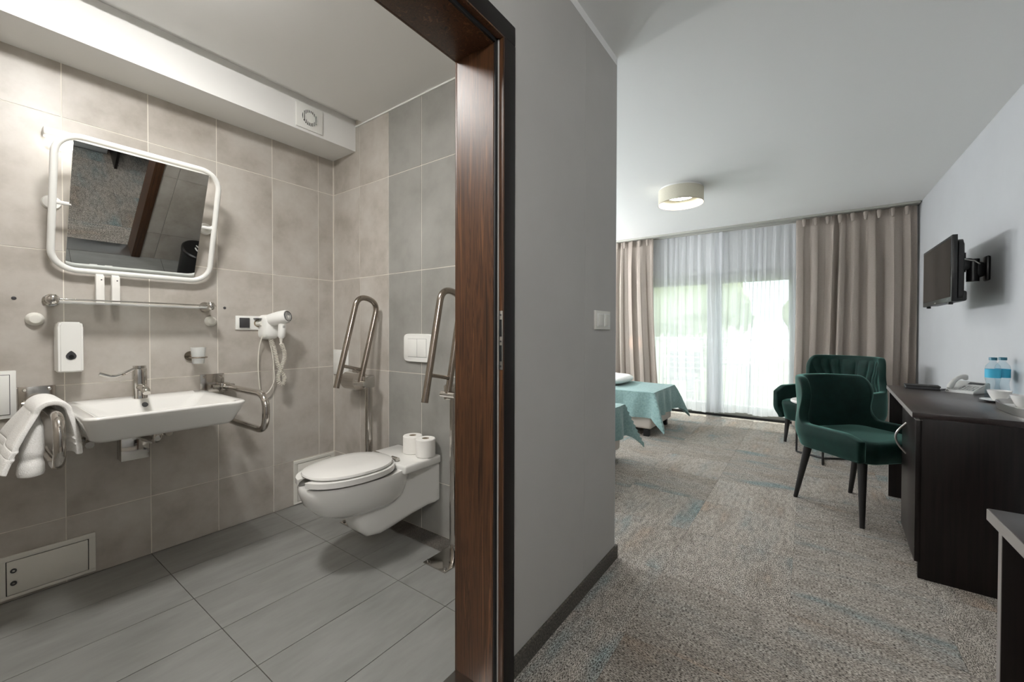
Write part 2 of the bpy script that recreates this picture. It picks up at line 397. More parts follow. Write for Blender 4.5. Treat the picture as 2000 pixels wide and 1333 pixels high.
# door frame
d1 = thing('door_1', 'dark walnut door frame of the bathroom doorway', None, (-.86, 1.0, 0), kind='structure')
YJ, ZJ, YL = 1.0, 2.03, -.03
jb = bx(-.946, -.792, YJ, YJ+.03, 0, ZJ+.012, bev=.0015); obj('jamb', jb, 'walnut', d1, ang=20)
obj('jamb', bx(-.946, -.792, YL-.03, YL, 0, ZJ+.012, bev=.0015), 'walnut', d1)
obj('head', bx(-.946, -.792, YL, YJ, ZJ, ZJ+.03, bev=.0015), 'walnut', d1)
obj('rebate', bx(-.7915, -.764, YJ+.0135, YJ+.03, 0, ZJ+.02), 'walnut', d1)
obj('rebate', bx(-.7915, -.764, YL-.03, YL-.0135, 0, ZJ+.02), 'walnut', d1)
obj('rebate', bx(-.7915, -.764, YL, YJ+.0135, ZJ+.0135, ZJ+.03), 'walnut', d1)
sb = bx(-.792, -.785, YJ+.001, YJ+.0135, 0, ZJ+.012, bev=.001); obj('door_seal', sb, 'rubber', d1)
obj('door_seal', bx(-.792, -.785, YL, YJ, ZJ+.001, ZJ+.0135), 'rubber', d1)
obj('casing', bx(-.7795, -.763, 1.019, 1.0765, 0, 2.0475, bev=.002), 'walnut_dark', d1)
obj('casing', bx(-.7795, -.763, YL-.0765, YL-.019, 0, 2.0475, bev=.002), 'walnut_dark', d1)
obj('casing', bx(-.7795, -.763, YL-.0765, 1.0765, 2.0475, 2.108, bev=.003), 'walnut_dark', d1)
obj('casing', bx(-.955, -.944, 1.0, 1.06, 0, 2.09, bev=.003), 'walnut', d1)
obj('casing', bx(-.955, -.944, YL-.06, 1.06, 2.03, 2.09, bev=.003), 'walnut', d1)
sp = bx(-.7785, -.7645, YJ+.0115, YJ+.0137, 1.022, 1.205, bev=.0008); sp = obj('strike_plate', sp, 'steel_brushed', d1)
for a, b in ((1.125, 1.178), (1.048, 1.098)): obj('latch_hole', bx(-.7755, -.7675, YJ+.0108, YJ+.0117, a, b), 'rubber', sp)
for z in (1.192, 1.11, 1.033): obj('screw', cyl(nb(), (-.7715, YJ+.0117, z), (-.7715, YJ+.0106, z), .0032, seg=10), 'dark_grey', sp)
obj('threshold', bx(-.95, -.80, YL, YJ, -.004, .004, bev=.002), 'steel_brushed', d1)

# balcony doors (window_1, window_2)
def balcony_door(name, x0, x1, label):
    t = thing(name, label, None, ((x0+x1)/2, YW+.05, 0), kind='structure')
    fw = .085
    for a, b in ((x0, x0+fw), (x1-fw, x1)): obj('stile', bx(a, b, YW+.02, YW+.09, .02, OZ, bev=.004), 'frame_grey', t)
    obj('top_rail', bx(x0+fw, x1-fw, YW+.02, YW+.09, OZ-.14, OZ, bev=.004), 'frame_grey', t)
    obj('bottom_rail', bx(x0+fw, x1-fw, YW+.02, YW+.09, .02, .16, bev=.004), 'frame_grey', t)
    obj('pane', bx(x0+fw, x1-fw, YW+.052, YW+.056, .16, OZ-.14), 'glass', t)
    return t
mid = -1.045
wa = balcony_door('window_1', OX0, mid-.005, 'left balcony door with grey frame behind the sheers')
wb = balcony_door('window_2', mid+.005, OX1, 'right balcony door with grey frame behind the sheers')
hb = tube(nb(), fillet([(mid+.05, YW+.02, 1.05), (mid+.05, YW-.03, 1.05), (mid+.05, YW-.03, .93)], .012), .008, 8); obj('handle', hb, 'plastic_white', wb)
struct('trim_4', bx(OX0, OX1, YW-.02, YW+.12, 0, .022), 'black_matte', 'dark threshold strip under the balcony doors')

# ------------------------------------------------------------------ outside
tag(obj('balcony', bx(-4, 3, YW+.25, 7.7, -.2, -.02), 'balcony', smooth=False), 'pale concrete balcony outside the glazed doors', 'balcony')
rl = thing('balcony_railing', 'white bar railing at the edge of the balcony', 'railing', (-1, 7.55, -.02))
obj('top_rail', cyl(nb(), (-3.9, 7.55, 1.03), (2.9, 7.55, 1.03), .022, seg=10), 'plastic_white', rl)
for z in (.89, .7, .5, .3, .12): obj('bar', cyl(nb(), (-3.9, 7.55, z), (2.9, 7.55, z), .010, seg=8), 'plastic_white', rl)
for x in (-3.4, -2.2, -1.0, .2, 1.4): obj('post', cyl(nb(), (x, 7.55, -.02), (x, 7.55, 1.02), .018, seg=8), 'plastic_white', rl)
oc = thing('balcony_chair', 'grey garden chair on the balcony behind the left door', 'chair', (-1.62, 6.85, -.02))
for x in (-1.84, -1.40):
    for y in (6.62, 7.08): obj('leg', cyl(nb(), (x, y, -.02), (x, y, .62 if y < 6.9 else .82), .014, seg=8), 'dark_grey', oc)
for i in range(5): obj('slat', bx(-1.83, -1.41, 6.62+.095*i, 6.70+.095*i, .40, .42), 'dark_grey', oc)
for i in range(4): obj('slat', bx(-1.83, -1.41, 7.06, 7.08, .48+.09*i, .55+.09*i), 'dark_grey', oc)
ot = thing('balcony_table', 'small pale garden table on the balcony', 'table', (-.95, 6.95, -.02))
obj('table_top', bx(-1.25, -.65, 6.7, 7.2, .66, .69, bev=.005), 'phone_grey', ot)
for x in (-1.2, -.7):
    for y in (6.75, 7.15): obj('leg', cyl(nb(), (x, y, -.02), (x, y, .66), .014, seg=8), 'dark_grey', ot)
tag(obj('garden_ground', bx(-40, 40, 7.7, 80, -3.3, -3.2), 'grass', smooth=False), 'grassy ground below the balcony', 'ground', kind='structure')
def tree(x, y, h, rad, m, label):
    t = thing('garden_tree', label, 'tree', (x, y, -3.2))
    obj('trunk', tube(nb(), [(x, y, -3.2), (x+.1, y, -1), (x, y, h*.4)], [.2, .16, .1], 10), 'bark', t)
    b = nb(); bmesh.ops.create_icosphere(b, subdivisions=4, radius=1)
    for vtx in b.verts:
        d = noise.noise(vtx.co*2.3+Vector((x, y, 0)))*.28+noise.noise(vtx.co*7+Vector((y, x, 0)))*.16
        vtx.co = Vector((x, y, h*.45))+Vector((vtx.co.x*rad, vtx.co.y*rad, vtx.co.z*h*.55))*(1+d)
    obj('crown', b, m, t, smooth=False)
tree(-9.6, 19, 6, 2.4, 'leaf', 'bushy green tree seen through left end of the sheers')
tree(-4.2, 19, 5.0, 2.2, 'leaf_pale', 'pale green tree seen through left balcony door')
tree(1.6, 18.5, 5.6, 2.2, 'leaf', 'green tree seen through right balcony door')
tree(7.6, 19, 5.0, 2.2, 'leaf_pale', 'pale tree beyond the right end of the balcony')

# ------------------------------------------------------------------ bathroom things
# ceiling lamp (above the frame)
lm = thing('ceiling_lamp', 'round white ceiling lamp in the bathroom', 'lamp', (-1.66, .32, 2.44))
obj('lamp_base', lathe(nb(), [(0, .06), (.165, .06), (.165, .050), (.150, .050)], (-1.66, .32, 2.44)), 'plastic_white', lm)
obj('diffuser', lathe(nb(), [(.150, .050), (.146, .024), (.115, .006), (0, 0)], (-1.66, .32, 2.44)), 'glow_bath', lm)
# washbasin
wbn = thing('washbasin', 'white ceramic washbasin hung on the tiled wall', 'washbasin', (-2.43, .57, .70))
lp = []
def rr(x0, x1, y0, y1, r, z): lp.append(rrect(x0, x1, y0, y1, r, z, 8))
rr(-2.713, -2.25, .39, .75, .03, .700); rr(-2.713, -2.205, .338, .800, .035, .708); rr(-2.713, -2.188, .325, .812, .04, .722)
rr(-2.713, -2.142, .304, .834, .04, .79); rr(-2.713, -2.130, .299, .840, .042, .806); rr(-2.713, -2.131, .300, .839, .04, .813); rr(-2.711, -2.138, .307, .832, .036, .817)
rr(-2.60, -2.160, .335, .806, .035, .8145); rr(-2.593, -2.172, .348, .794, .04, .806); rr(-2.575, -2.20, .39, .75, .06, .765); rr(-2.55, -2.235, .44, .70, .07, .738); rr(-2.50, -2.29, .50, .64, .06, .730)
obj('basin', loft(nb(), lp), 'ceramic', wbn, ang=60)
obj('overflow_hole', cyl(nb(), (-2.587, .568, .7865), (-2.575, .568, .786), .011, seg=20), 'dark_grey', wbn)
obj('drain', lathe(nb(), [(0, .004), (.02, .004), (.03, 0), (.03, -.004)], (-2.395, .57, .731)), 'chrome', wbn)
# faucet
fc = thing('basin_tap', 'chrome mixer tap with long elbow lever on the washbasin', 'tap', (-2.635, .560, .815))
b = nb(); loft(b, [rrect(-2.66-.004*i0, -2.605+.004*i1, .533, .587, .02, z) for z, i0, i1 in ((.815, 0, 2), (.84, 0, 1), (.90, 0, 0), (.945, 0, 0), (.957, -1, -1))]); obj('tap_body', b, 'chrome', fc, ang=40)
b = tube(nb(), [(-2.62, .56, .868), (-2.56, .56, .868), (-2.525, .56, .858), (-2.515, .56, .848)], [.019, .017, .016, .014], 16); obj('spout', b, 'chrome', fc)
b = tube(nb(), fillet([(-2.63, .56, .955), (-2.62, .54, .958), (-2.60, .50, .94), (-2.60, .462, .925), (-2.60, .415, .945)], .02, 5), .0075, 10); obj('lever', b, 'chrome', fc)
b = nb(); loft(b, [rrect(-2.658, -2.607, .536, .584, .02, z) for z in (.9585, .972)]); obj('cap', b, 'chrome', fc, ang=40)
# waste trap and valves
tp = thing('waste_trap', 'chrome siphon and wall box under the washbasin', 'trap', (-2.6, .545, .515))
obj('wall_box', bx(-2.714, -2.64, .492, .598, .515, .64, bev=.004), 'chrome', tp)
obj('pipe', tube(nb(), fillet([(-2.395, .57, .70), (-2.395, .57, .645), (-2.5, .565, .630), (-2.64, .56, .630)], .05), .017, 14), 'chrome', tp)
obj('collar', cyl(nb(), (-2.395, .57, .675), (-2.395, .57, .70), .028), 'chrome', tp)
def valve(y, lab):
    t = thing('angle_valve', lab, 'valve', (-2.65, y, .61), group='chrome valves under the basin')
    obj('valve_body', cyl(nb(), (-2.714, y, .625), (-2.655, y, .625), .013, seg=16), 'chrome', t)
    obj('flange', cyl(nb(), (-2.714, y, .625), (-2.708, y, .625), .026, seg=20), 'chrome', t)
    obj('knob', cyl(nb(), (-2.655, y, .625), (-2.615, y, .625), .019, .016, seg=8), 'chrome', t)
    obj('hose', tube(nb(), [(-2.665, y, .635), (-2.665, y, .68), (-2.66, (y+.56)/2, .705)], .006, 8), 'steel', t)
valve(.385, 'chrome angle valve under the left of the washbasin, nearest the towel')
valve(.668, 'chrome angle valve under the right of the washbasin, near wall bracket')
# support rails beside the basin
def grab(ya, y0, y1, lab):
    t = thing('grab_rail', lab, 'grab rail', (-2.45, ya, .63))
    obj('wall_plate', bx(-2.714, -2.708, y0, y1, .785, .90, bev=.002), 'steel', t)
    for y in (y0+.018, y1-.018):
        for z in (.885, .80): obj('bolt', lathe(nb(), [(0, .0), (.008, 0), (.008, .006), (0, .008)], (0, 0, 0), 10), 'chrome', t) if False else obj('bolt', cyl(nb(), (-2.708, y, z), (-2.700, y, z), .0075, .005, seg=8), 'chrome', t)
    obj('hinge', bx(-2.708, -2.655, ya-.022, ya+.022, .805, .85, bev=.006), 'steel', t)
    obj('hinge_pin', cyl(nb(), (-2.68, ya-.05, .828), (-2.68, ya+.05, .828), .012, seg=14), 'chrome', t)
    pts = fillet([(-2.66, ya, .828), (-2.165, ya, .828), (-2.165, ya, .645), (-2.58, ya, .645)], .085, 10)
    obj('rail', tube(nb(), pts, .0165, 16), 'steel', t)
    return t
grab(.932, .828, .943, 'chrome grab rail on the right of the washbasin')
grab(.243, .186, .294, 'chrome grab rail left of the washbasin with a towel over it')
# towel
def towel(u, v):
    s = (u-.5)*2            # across the bar
    d = abs(s); sgn = 1 if s > 0 else -1
    x = -2.60+v*.30
    if d < .16:
        a = d/.16*PI/2; y = math.sin(a)*.032*sgn; z = .828+math.cos(a)*.030
    else:
        q = (d-.16)/.84
        drop = (.165+.03*v) if sgn < 0 else .185-.02*v
        y = sgn*(.032+q*(.085 if sgn < 0 else .012))-sgn*.006*(math.exp(-((q-.62)/.02)**2)+math.exp(-((q-.75)/.02)**2))+sgn*.006*math.sin(q*3.1); z = .828-drop*q
        x += (v-.5)*q*(.16 if sgn < 0 else .08)
        y += .010*math.sin(v*7.5+sgn)*q
        z -= .008*math.sin(v*6)*q
    return (x, .243+y, z)
tw = obj('towel', grid(nb(), towel, 90, 18, .020), 'towel'); tag(tw, 'white towel draped over the left grab rail', 'towel')
sm = tw.modifiers.new('sub', 'SUBSURF'); sm.levels = sm.render_levels = 1
def roll_(u, v):
    a = u*2*PI; z = .835-.235*v
    pinch = 1-.16*math.exp(-((v-.72)/.05)**2)
    e = .45+.55*min(1, v*4)
    if v > .93: e *= math.sqrt(max(.05, 1-((v-.93)/.07)**2))
    r = (.024+.012*v)*pinch*e
    return (-2.37+.05*v+r*1.5*math.cos(a), .200-.014*v+r*math.sin(a)+.003*math.sin(2*a), z)
b = nb(); loft(b, [[roll_(k/20, j/24) for k in range(20)] for j in range(25)]); obj('towel_fold', b, 'towel', tw)

# tilting mirror
def mp_(Y, s, o=0, t=R_(17.35)):   # mirror plane point: s up along the glass, o outwards
    return (X1+.12+s*math.sin(t)+o*math.cos(t), Y, 1.6876+s*math.cos(t)-o*math.sin(t))
mr = thing('tilting_mirror', 'square tilting mirror with white rounded tube frame over the washbasin', 'mirror', (X1+.12, .57, 1.40))
fr = [(p[0], p[1]) for p in rrect(.266+.012, .8736-.012, -.288, .288, .085, 0, 10)]
obj('mirror_frame', tube(nb(), [mp_(a, s) for a, s in fr], .0125, 14, closed=True), 'plastic_white', mr)
b = nb(); c = [(.327, -.283), (.803, -.283), (.803, .270), (.327, .270)]; TG = R_(24.4)
loft(b, [[mp_(a, s, o, TG) for a, s in c] for o in (-.003, .002)]); obj('mirror_glass', b, 'mirror', mr, smooth=False)
b = nb(); loft(b, [[mp_(a, s, o, TG) for a, s in c] for o in (-.007, -.0031)]); obj('mirror_back', b, 'plastic_soft', mr, smooth=False)
for y, lab in ((.288, 0), (.859, 1)):
    obj('wall_disc', lathe(nb(), [(0, 0)], (0, 0, 0), 4) if False else cyl(nb(), (X1, y, 1.706), (X1+.012, y, 1.706), .032, .028, 24), 'plastic_white', mr)
    obj('swivel_arm', tube(nb(), fillet([(X1+.01, y, 1.706), (X1+.11, y, 1.70), mp_(.30 if y < .5 else .845, .0)], .02), .008, 10), 'plastic_white', mr)
    obj('clamp', tube(nb(), [mp_(.275 if y < .5 else .865, .0), mp_(.36 if y < .5 else .79, 0, -.008)], .008, 8), 'plastic_white', mr)
# mirror lamp
ml_ = thing('wall_lamp', 'slim white lamp on the wall behind top of the mirror', 'lamp', (X1+.03, .565, 1.95))
obj('lamp_body', bx(X1+.001, X1+.05, .262, .868, 1.985, 2.022, bev=.006), 'plastic_white', ml_)
obj('tube', bx(X1+.008, X1+.044, .272, .858, 1.955, 1.984, bev=.008), 'glow_mirror', ml_)
# shelf
sh = thing('glass_shelf', 'glass shelf with chrome front rail under the mirror', 'shelf', (-2.65, .57, 1.25))
obj('shelf_glass', bx(-2.712, -2.595, .29, .86, 1.262, 1.268, bev=.001), 'frosted', sh)
obj('front_rail', cyl(nb(), (-2.598, .262, 1.276), (-2.598, .868, 1.276), .0042, seg=12), 'chrome', sh)
for y in (.282, .852):
    b = lathe(nb(), [(0, -.022), (.012, -.02), (.0195, -.011), (.022, 0), (.0195, .011), (.012, .02), (0, .022)], (0, 0, 0), 20); bmesh.ops.translate(b, verts=b.verts, vec=(-2.60, y-.006, 1.274))
    obj('finial', b, 'chrome', sh)
    obj('bracket', cyl(nb(), (X1, y, 1.274), (-2.60, y, 1.274), .011, seg=14), 'chrome', sh)
    obj('flange', cyl(nb(), (X1, y, 1.274), (X1+.008, y, 1.274), .026, seg=22), 'chrome', sh)
for y, lab in ((.428, 'slim white toiletry carton on glass shelf, left of the pair'), (.481, 'slim white toiletry carton on glass shelf, right of the pair')):
    t = thing('toiletry_carton', lab, 'carton', (-2.65, y, 1.268), group='cartons on the glass shelf')
    obj('carton', bx(-2.664, -2.638, y-.014, y+.014, 1.2685, 1.395, bev=.002), 'paper', t)
    obj('print_dot', cyl(nb(), (-2.6385, y+.004, 1.375), (-2.6378, y+.004, 1.375), .003, seg=10), 'dark_grey', t)
    obj('tuck_flap', bx(-2.664, -2.650, y-.013, y+.013, 1.395, 1.402, bev=.002), 'paper', t)
# soap dispenser
sd = thing('soap_dispenser', 'white wall soap dispenser with grey drop window', 'dispenser', (X1+.05, .33, .95))
yc = .332
b = nb(); loft(b, [[(X1+d, yc+sx*ww, .957+hh*1.0) for sx, hh in ((-1, 0), (1, 0), (1, .205), (.85, .222), (-.85, .222), (-1, .205))] for d, ww in ((0, .042), (.07, .042), (.088, .036))])
bmesh.ops.bevel(b, geom=b.edges[:], offset=.006, segments=2, affect='EDGES'); obj('housing', b, 'plastic_white', sd, ang=40)
b = nb(); pts = []
for k in range(20):
    a = 2*PI*k/20; rr_ = .0155; y_ = rr_*math.sin(a)*1.05; z_ = rr_*math.cos(a)
    if z_ > 0: z_ *= 1.55*(1-abs(math.sin(a))*.35)
    pts.append((y_, z_))
loft(b, [[(X1+o, yc+y_, 1.028+z_) for y_, z_ in pts] for o in (.0865, .0905)]); obj('drop_window', b, 'dark_grey', sd)
obj('push_button', cyl(nb(), (X1+.09, yc, 1.026), (X1+.093, yc, 1.026), .008, seg=16), 'black_plastic', sd)
# knobs and caps on the tiles
def cap(name, y, z, r, d, m, lab, cat):
    b = lathe(nb(), [(0, d), (r*.6, d*.92), (r*.92, d*.55), (r, 0), (0, 0)], (0, 0, 0), 24)
    bmesh.ops.rotate(b, verts=b.verts, cent=(0, 0, 0), matrix=Matrix.Rotation(PI/2, 3, 'Y'))
    bmesh.ops.translate(b, verts=b.verts, vec=(X1, y, z))
    tag(obj(name, b, m), lab, cat)
cap('wall_buffer', .236, 1.19, .029, .026, 'plastic_soft', 'round white wall button left of the soap dispenser', 'button')
cap('wall_buffer', .880, 1.195, .029, .026, 'plastic_soft', 'round white wall button under right end of the shelf', 'button')
cap('hole_cap', .179, 1.277, .0075, .003, 'dark_grey', 'small grey hole cap in tile left of the shelf', 'cap')
cap('hole_cap', .950, 1.273, .0075, .003, 'dark_grey', 'small grey hole cap in tile right of the shelf', 'cap')
# tumbler in holder
tb = thing('tumbler_holder', 'chrome wall holder right of the tap', 'holder', (-2.68, .79, .99))
obj('wall_disc', cyl(nb(), (X1, .785, 1.005), (X1+.008, .785, 1.005), .026, seg=24), 'nickel', tb)
obj('stem', cyl(nb(), (X1+.008, .785, 1.005), (X1+.04, .79, 1.0), .007, seg=10), 'nickel', tb)
ring = [(-2.63+.037*math.cos(a), .797+.037*math.sin(a), 1.0) for a in [2*PI*k/28 for k in range(28)]]
obj('ring', tube(nb(), ring, .004, 8, closed=True), 'nickel', tb)
tag(obj('glass_tumbler', lathe(nb(), [(0, 0), (.026, 0), (.0335, .085), (.0315, .085), (.0245, .005), (0, .005)], (-2.63, .797, .968)), 'frosted'), 'clear tumbler standing in the chrome wall holder', 'glass')
# double socket
sk = thing('double_socket', 'white double wall socket with grey flap', 'socket', (X1+.01, 1.082, 1.147))
obj('frame', bx(X1, X1+.009, 1.002, 1.163, 1.148, 1.231, bev=.003), 'plastic_white', sk)
f1 = obj('flap', bx(X1+.009, X1+.017, 1.02, 1.074, 1.160, 1.219, bev=.002), 'dark_grey', sk)
obj('flap_rim', bx(X1+.009, X1+.013, 1.015, 1.079, 1.156, 1.223, bev=.002), 'plastic_white', sk)
obj('open_flap', bx(X1+.009, X1+.05, 1.095, 1.15, 1.214, 1.218, bev=.001), 'dark_grey', sk)
obj('socket_well', cyl(nb(), (X1+.0085, 1.122, 1.188), (X1+.0105, 1.122, 1.188), .023, seg=24), 'card', sk)
obj('plug', cyl(nb(), (X1+.010, 1.122, 1.188), (X1+.05, 1.126, 1.186), .017, .012, seg=18), 'plastic_soft', sk)
# hair dryer
hd = thing('hair_dryer', 'white wall hair dryer in its holder beside the socket', 'hair dryer', (-2.63, 1.17, 1.08))
b = nb(); loft(b, [[(X1+d, 1.172+yy*sc, 1.165+zz*sc) for yy, zz in [(p[0], p[1]) for p in rrect(-.046, .046, -.075, .075, .03, 0, 6)]] for d, sc in ((0, 1), (.05, 1), (.075, .9), (.085, .75))]); obj('holder', b, 'plastic_white', hd, ang=50)
b = tube(nb(), [(-2.665, 1.165, 1.205), (-2.63, 1.182, 1.212), (-2.60, 1.198, 1.220), (-2.56, 1.22, 1.229), (-2.552, 1.224, 1.231)], [.036, .04, .041, .040, .035], 22); obj('barrel', b, 'plastic_white', hd)
d = Vector((.052, .026, .011)).normalized(); e = Vector((-2.552, 1.224, 1.231))
for i, r in enumerate((.030, .021, .012)):
    u, v_ = frame(d); obj('grille_ring', tube(nb(), [e+d*.002+u*math.cos(2*PI*k/24)*r+v_*math.sin(2*PI*k/24)*r for k in range(24)], .0022, 6, closed=True), 'dark_grey' if i == 0 else 'phone_key', hd)
obj('handle', tube(nb(), [(-2.588, 1.208, 1.205), (-2.585, 1.206, 1.16), (-2.585, 1.202, 1.11), (-2.585, 1.2, 1.098)], [.02, .022, .02, .013], 18), 'plastic_white', hd)
obj('switch', bx(-2.566, -2.562, 1.2, 1.212, 1.16, 1.175, bev=.001), 'phone_key', hd)
obj('strain_relief', cyl(nb(), (-2.585, 1.2, 1.099), (-2.585, 1.2, 1.065), .010, .006, 12), 'cord_white', hd)
pth = fillet([(-2.585, 1.2, 1.068), (-2.60, 1.235, .99), (-2.63, 1.215, .90), (-2.63, 1.195, .845), (-2.63, 1.225, .80), (-2.63, 1.245, .85), (-2.63, 1.20, .93), (-2.64, 1.185, 1.04), (-2.66, 1.17, 1.10)], .06, 8)
def helix(path, r, turns_per_m):
    out = []; s = 0; u = None
    for i in range(len(path)-1):
        a, c = path[i], path[i+1]; n = max(1, int((c-a).length*turns_per_m*10)); t = (c-a).normalized()
        u, v_ = frame(t)
        for k in range(n):
            p = a.lerp(c, k/n); ph = s*turns_per_m*2*PI; s += (c-a).length/n
            out.append(p+u*math.cos(ph)*r+v_*math.sin(ph)*r)
    return out
obj('coiled_cord', tube(nb(), helix(pth, .010, 105), .0027, 5), 'cord_white', hd)
obj('mains_cord', tube(nb(), fillet([(-2.668, 1.126, 1.185), (-2.66, 1.135, 1.14), (-2.69, 1.118, 1.04), (-2.69, 1.114, .92), (-2.69, 1.122, .80), (-2.69, 1.135, .745), (-2.69, 1.175, .765), (-2.69, 1.21, .83), (-2.67, 1.19, 1.0), (-2.68, 1.17, 1.095)], .05, 6), .0034, 6), 'cord_white', hd)
# access panels
def access(y0, y1, z0, z1, lab, locks):
    t = thing('access_panel', lab, 'panel', (X1+.01, (y0+y1)/2, z0))
    fw = .022
    b = bx(X1, X1+.009, y0, y1, z1-fw, z1, bev=.001); box(b, X1, X1+.009, y0, y1, z0, z0+fw*.6, bev=.001); box(b, X1, X1+.009, y0, y0+fw, z0+fw*.6, z1-fw); box(b, X1, X1+.009, y1-fw, y1, z0+fw*.6, z1-fw)
    obj('panel_frame', b, 'plastic_soft', t)
    obj('gap', bx(X1, X1+.002, y0+fw, y1-fw, z0+fw*.6, z1-fw), 'black_matte', t)
    dr = obj('panel_door', bx(X1+.002, X1+.0095, y0+fw+.003, y1-fw-.003, z0+fw*.6+.003, z1-fw-.003, bev=.001), 'plastic_soft', t)
    for y, z in locks:
        lk = obj('lock', cyl(nb(), (X1+.0095, y, z), (X1+.0125, y, z), .0095, seg=18), 'dark_grey', dr)
        obj('lock_core', cyl(nb(), (X1+.0125, y, z), (X1+.0135, y, z), .004, seg=10), 'steel', lk)
access(.125, .414, .012, .193, 'white access panel low on the wall under the towel', [(.168, .128), (.168, .075)])
access(1.333, 1.612, .006, .291, 'white access panel low on the wall behind the toilet bowl', [(1.375, .205), (1.375, .075)])
wl = thing('wall_cover', 'white square cover plate at left edge above the towel', 'cover', (X1+.01, .10, .772))
obj('cover_frame', bx(X1, X1+.012, .0, .182, .772, .972, bev=.003), 'plastic_white', wl)
obj('joint', bx(X1+.0118, X1+.0124, .018, .165, .788, .956), 'dark_grey', wl); obj('cover_door', bx(X1+.012, X1+.015, .02, .163, .79, .954, bev=.001), 'plastic_white', wl)
# extractor vent
vt = thing('extractor_vent', 'white extractor vent with round louvre on the soffit', 'vent', (-2.45, 1.305, 2.349))
obj('vent_plate', bx(-2.45, -2.440, 1.224, 1.386, 2.350, 2.494, bev=.003), 'plastic_white', vt)
obj('vent_hole', cyl(nb(), (-2.4405, 1.305, 2.422), (-2.4395, 1.305, 2.422), .046, seg=32), 'rubber', vt)
obj('vent_cone', cyl(nb(), (-2.4395, 1.305, 2.422), (-2.434, 1.305, 2.422), .029, seg=28), 'plastic_white', vt)
for i in range(9):
    y = 1.305-.040+.010*i; hh = math.sqrt(max(0, .046**2-(y-1.305)**2))
    obj('louvre', bx(-2.4395, -2.4325, y-.0012, y+.0012, 2.422-hh, 2.422+hh), 'plastic_white', vt)

# toilet
XC = -1.828
tl = thing('toilet', 'white wall-hung toilet with long body and closed lid', 'toilet', (XC, 1.3, .09))
def egg(y_back, y_front, hw, z, n=40, sq=2.3, xo=0):
    o = []; cy_ = y_back-(y_back-y_front)*.42
    for k in range(n):
        a = 2*PI*k/n; c, s = math.cos(a), math.sin(a)
        ex = 2/sq; x = hw*abs(c)**ex*(1 if c > 0 else -1); ry = (y_back-cy_) if s > 0 else (cy_-y_front)
        o.append((XC+xo+x, cy_+ry*abs(s)**(2/2.1)*(1 if s > 0 else -1), z))
    return o
lp = [egg(1.42, 1.14, .085, .255), egg(1.45, 1.06, .115, .262), egg(1.47, 1.00, .145, .295), egg(1.48, .955, .168, .345), egg(1.49, .937, .179, .39), egg(1.49, .932, .182, .425), egg(1.488, .936, .179, .434),
      egg(1.42, .985, .135, .434), egg(1.40, 1.0, .12, .41), egg(1.36, 1.08, .06, .30)]
b = loft(nb(), lp)
obj('bowl', b, 'ceramic', tl, ang=60)
b = nb(); box(b, XC-.182, XC+.186, 1.36, 1.615, .412, .458, bev=.012, seg=3); obj('deck', b, 'ceramic', tl, ang=50)
def ysec(y, hw, zt, zb, r): return [(XC+p[0], y, p[1]) for p in rrect(-hw, hw, zb, zt, r, 0, 6)]
b = loft(nb(), [ysec(1.17, .05, .30, .20, .03), ysec(1.19, .072, .32, .155, .04), ysec(1.225, .088, .34, .118, .045), ysec(1.29, .098, .41, .108, .045), ysec(1.36, .108, .415, .122, .045), ysec(1.47, .122, .415, .15, .04), ysec(1.56, .148, .415, .18, .03), ysec(1.59, .165, .415, .19, .02), ysec(1.615, .168, .415, .195, .02)]); obj('trap_body', b, 'ceramic', tl, ang=60)
b = nb(); outer = [egg(1.385, .928, .188, z) for z in (.446, .452, .466, .470)]; inner = [egg(1.33, 1.0, .115, z) for z in (.470, .446)]
loft(b, outer+inner, False, False)
vsb = [v for v in b.verts]
bmesh.ops.bisect_plane(b, geom=b.verts[:]+b.edges[:]+b.faces[:], plane_co=(XC-.028, 0, 0), plane_no=(1, 0, 0)); bmesh.ops.bisect_plane(b, geom=b.verts[:]+b.edges[:]+b.faces[:], plane_co=(XC+.035, 0, 0), plane_no=(1, 0, 0))
bmesh.ops.delete(b, geom=[f for f in b.faces if f.calc_center_median().y < 1.08 and XC-.028 < f.calc_center_median().x < XC+.035], context='FACES')
bmesh.ops.contextual_create(b, geom=[]) if False else None
st_ = obj('seat', b, 'ceramic', tl, ang=50)
lp = [egg(1.375, .955, .168, .474), egg(1.378, .950, .172, .480), egg(1.376, .953, .170, .487), egg(1.35, .99, .14, .495), egg(1.30, 1.06, .08, .499)]
obj('lid', loft(nb(), lp), 'ceramic', tl, ang=50)
for dx in (-.075, .075):
    h_ = obj('hinge', cyl(nb(), (XC+dx-.022, 1.385, .472), (XC+dx+.022, 1.385, .472), .011, seg=14), 'chrome', tl)
    obj('hinge_foot', cyl(nb(), (XC+dx, 1.40, .457), (XC+dx, 1.40, .470), .016, .012, seg=16), 'chrome', h_)
for i, (x, y, lab) in enumerate(((-1.803, 1.548, 'toilet paper roll on the deck, nearer the corner'), (-1.694, 1.545, 'toilet paper roll on the deck, nearer the doorway'))):
    t = thing('toilet_roll', lab, 'toilet roll', (x, y, .458), group='toilet rolls')
    obj('paper', lathe(nb(), [(.02, .001), (.050, .001), (.053, .004), (.053, .094), (.050, .098), (.02, .098), (.02, .001)], (x, y, .458)), 'paper', t)
    obj('core', lathe(nb(), [(.0198, .002), (.0198, .097), (.0182, .097), (.0182, .002), (.0198, .002)], (x, y, .458)), 'card', t)
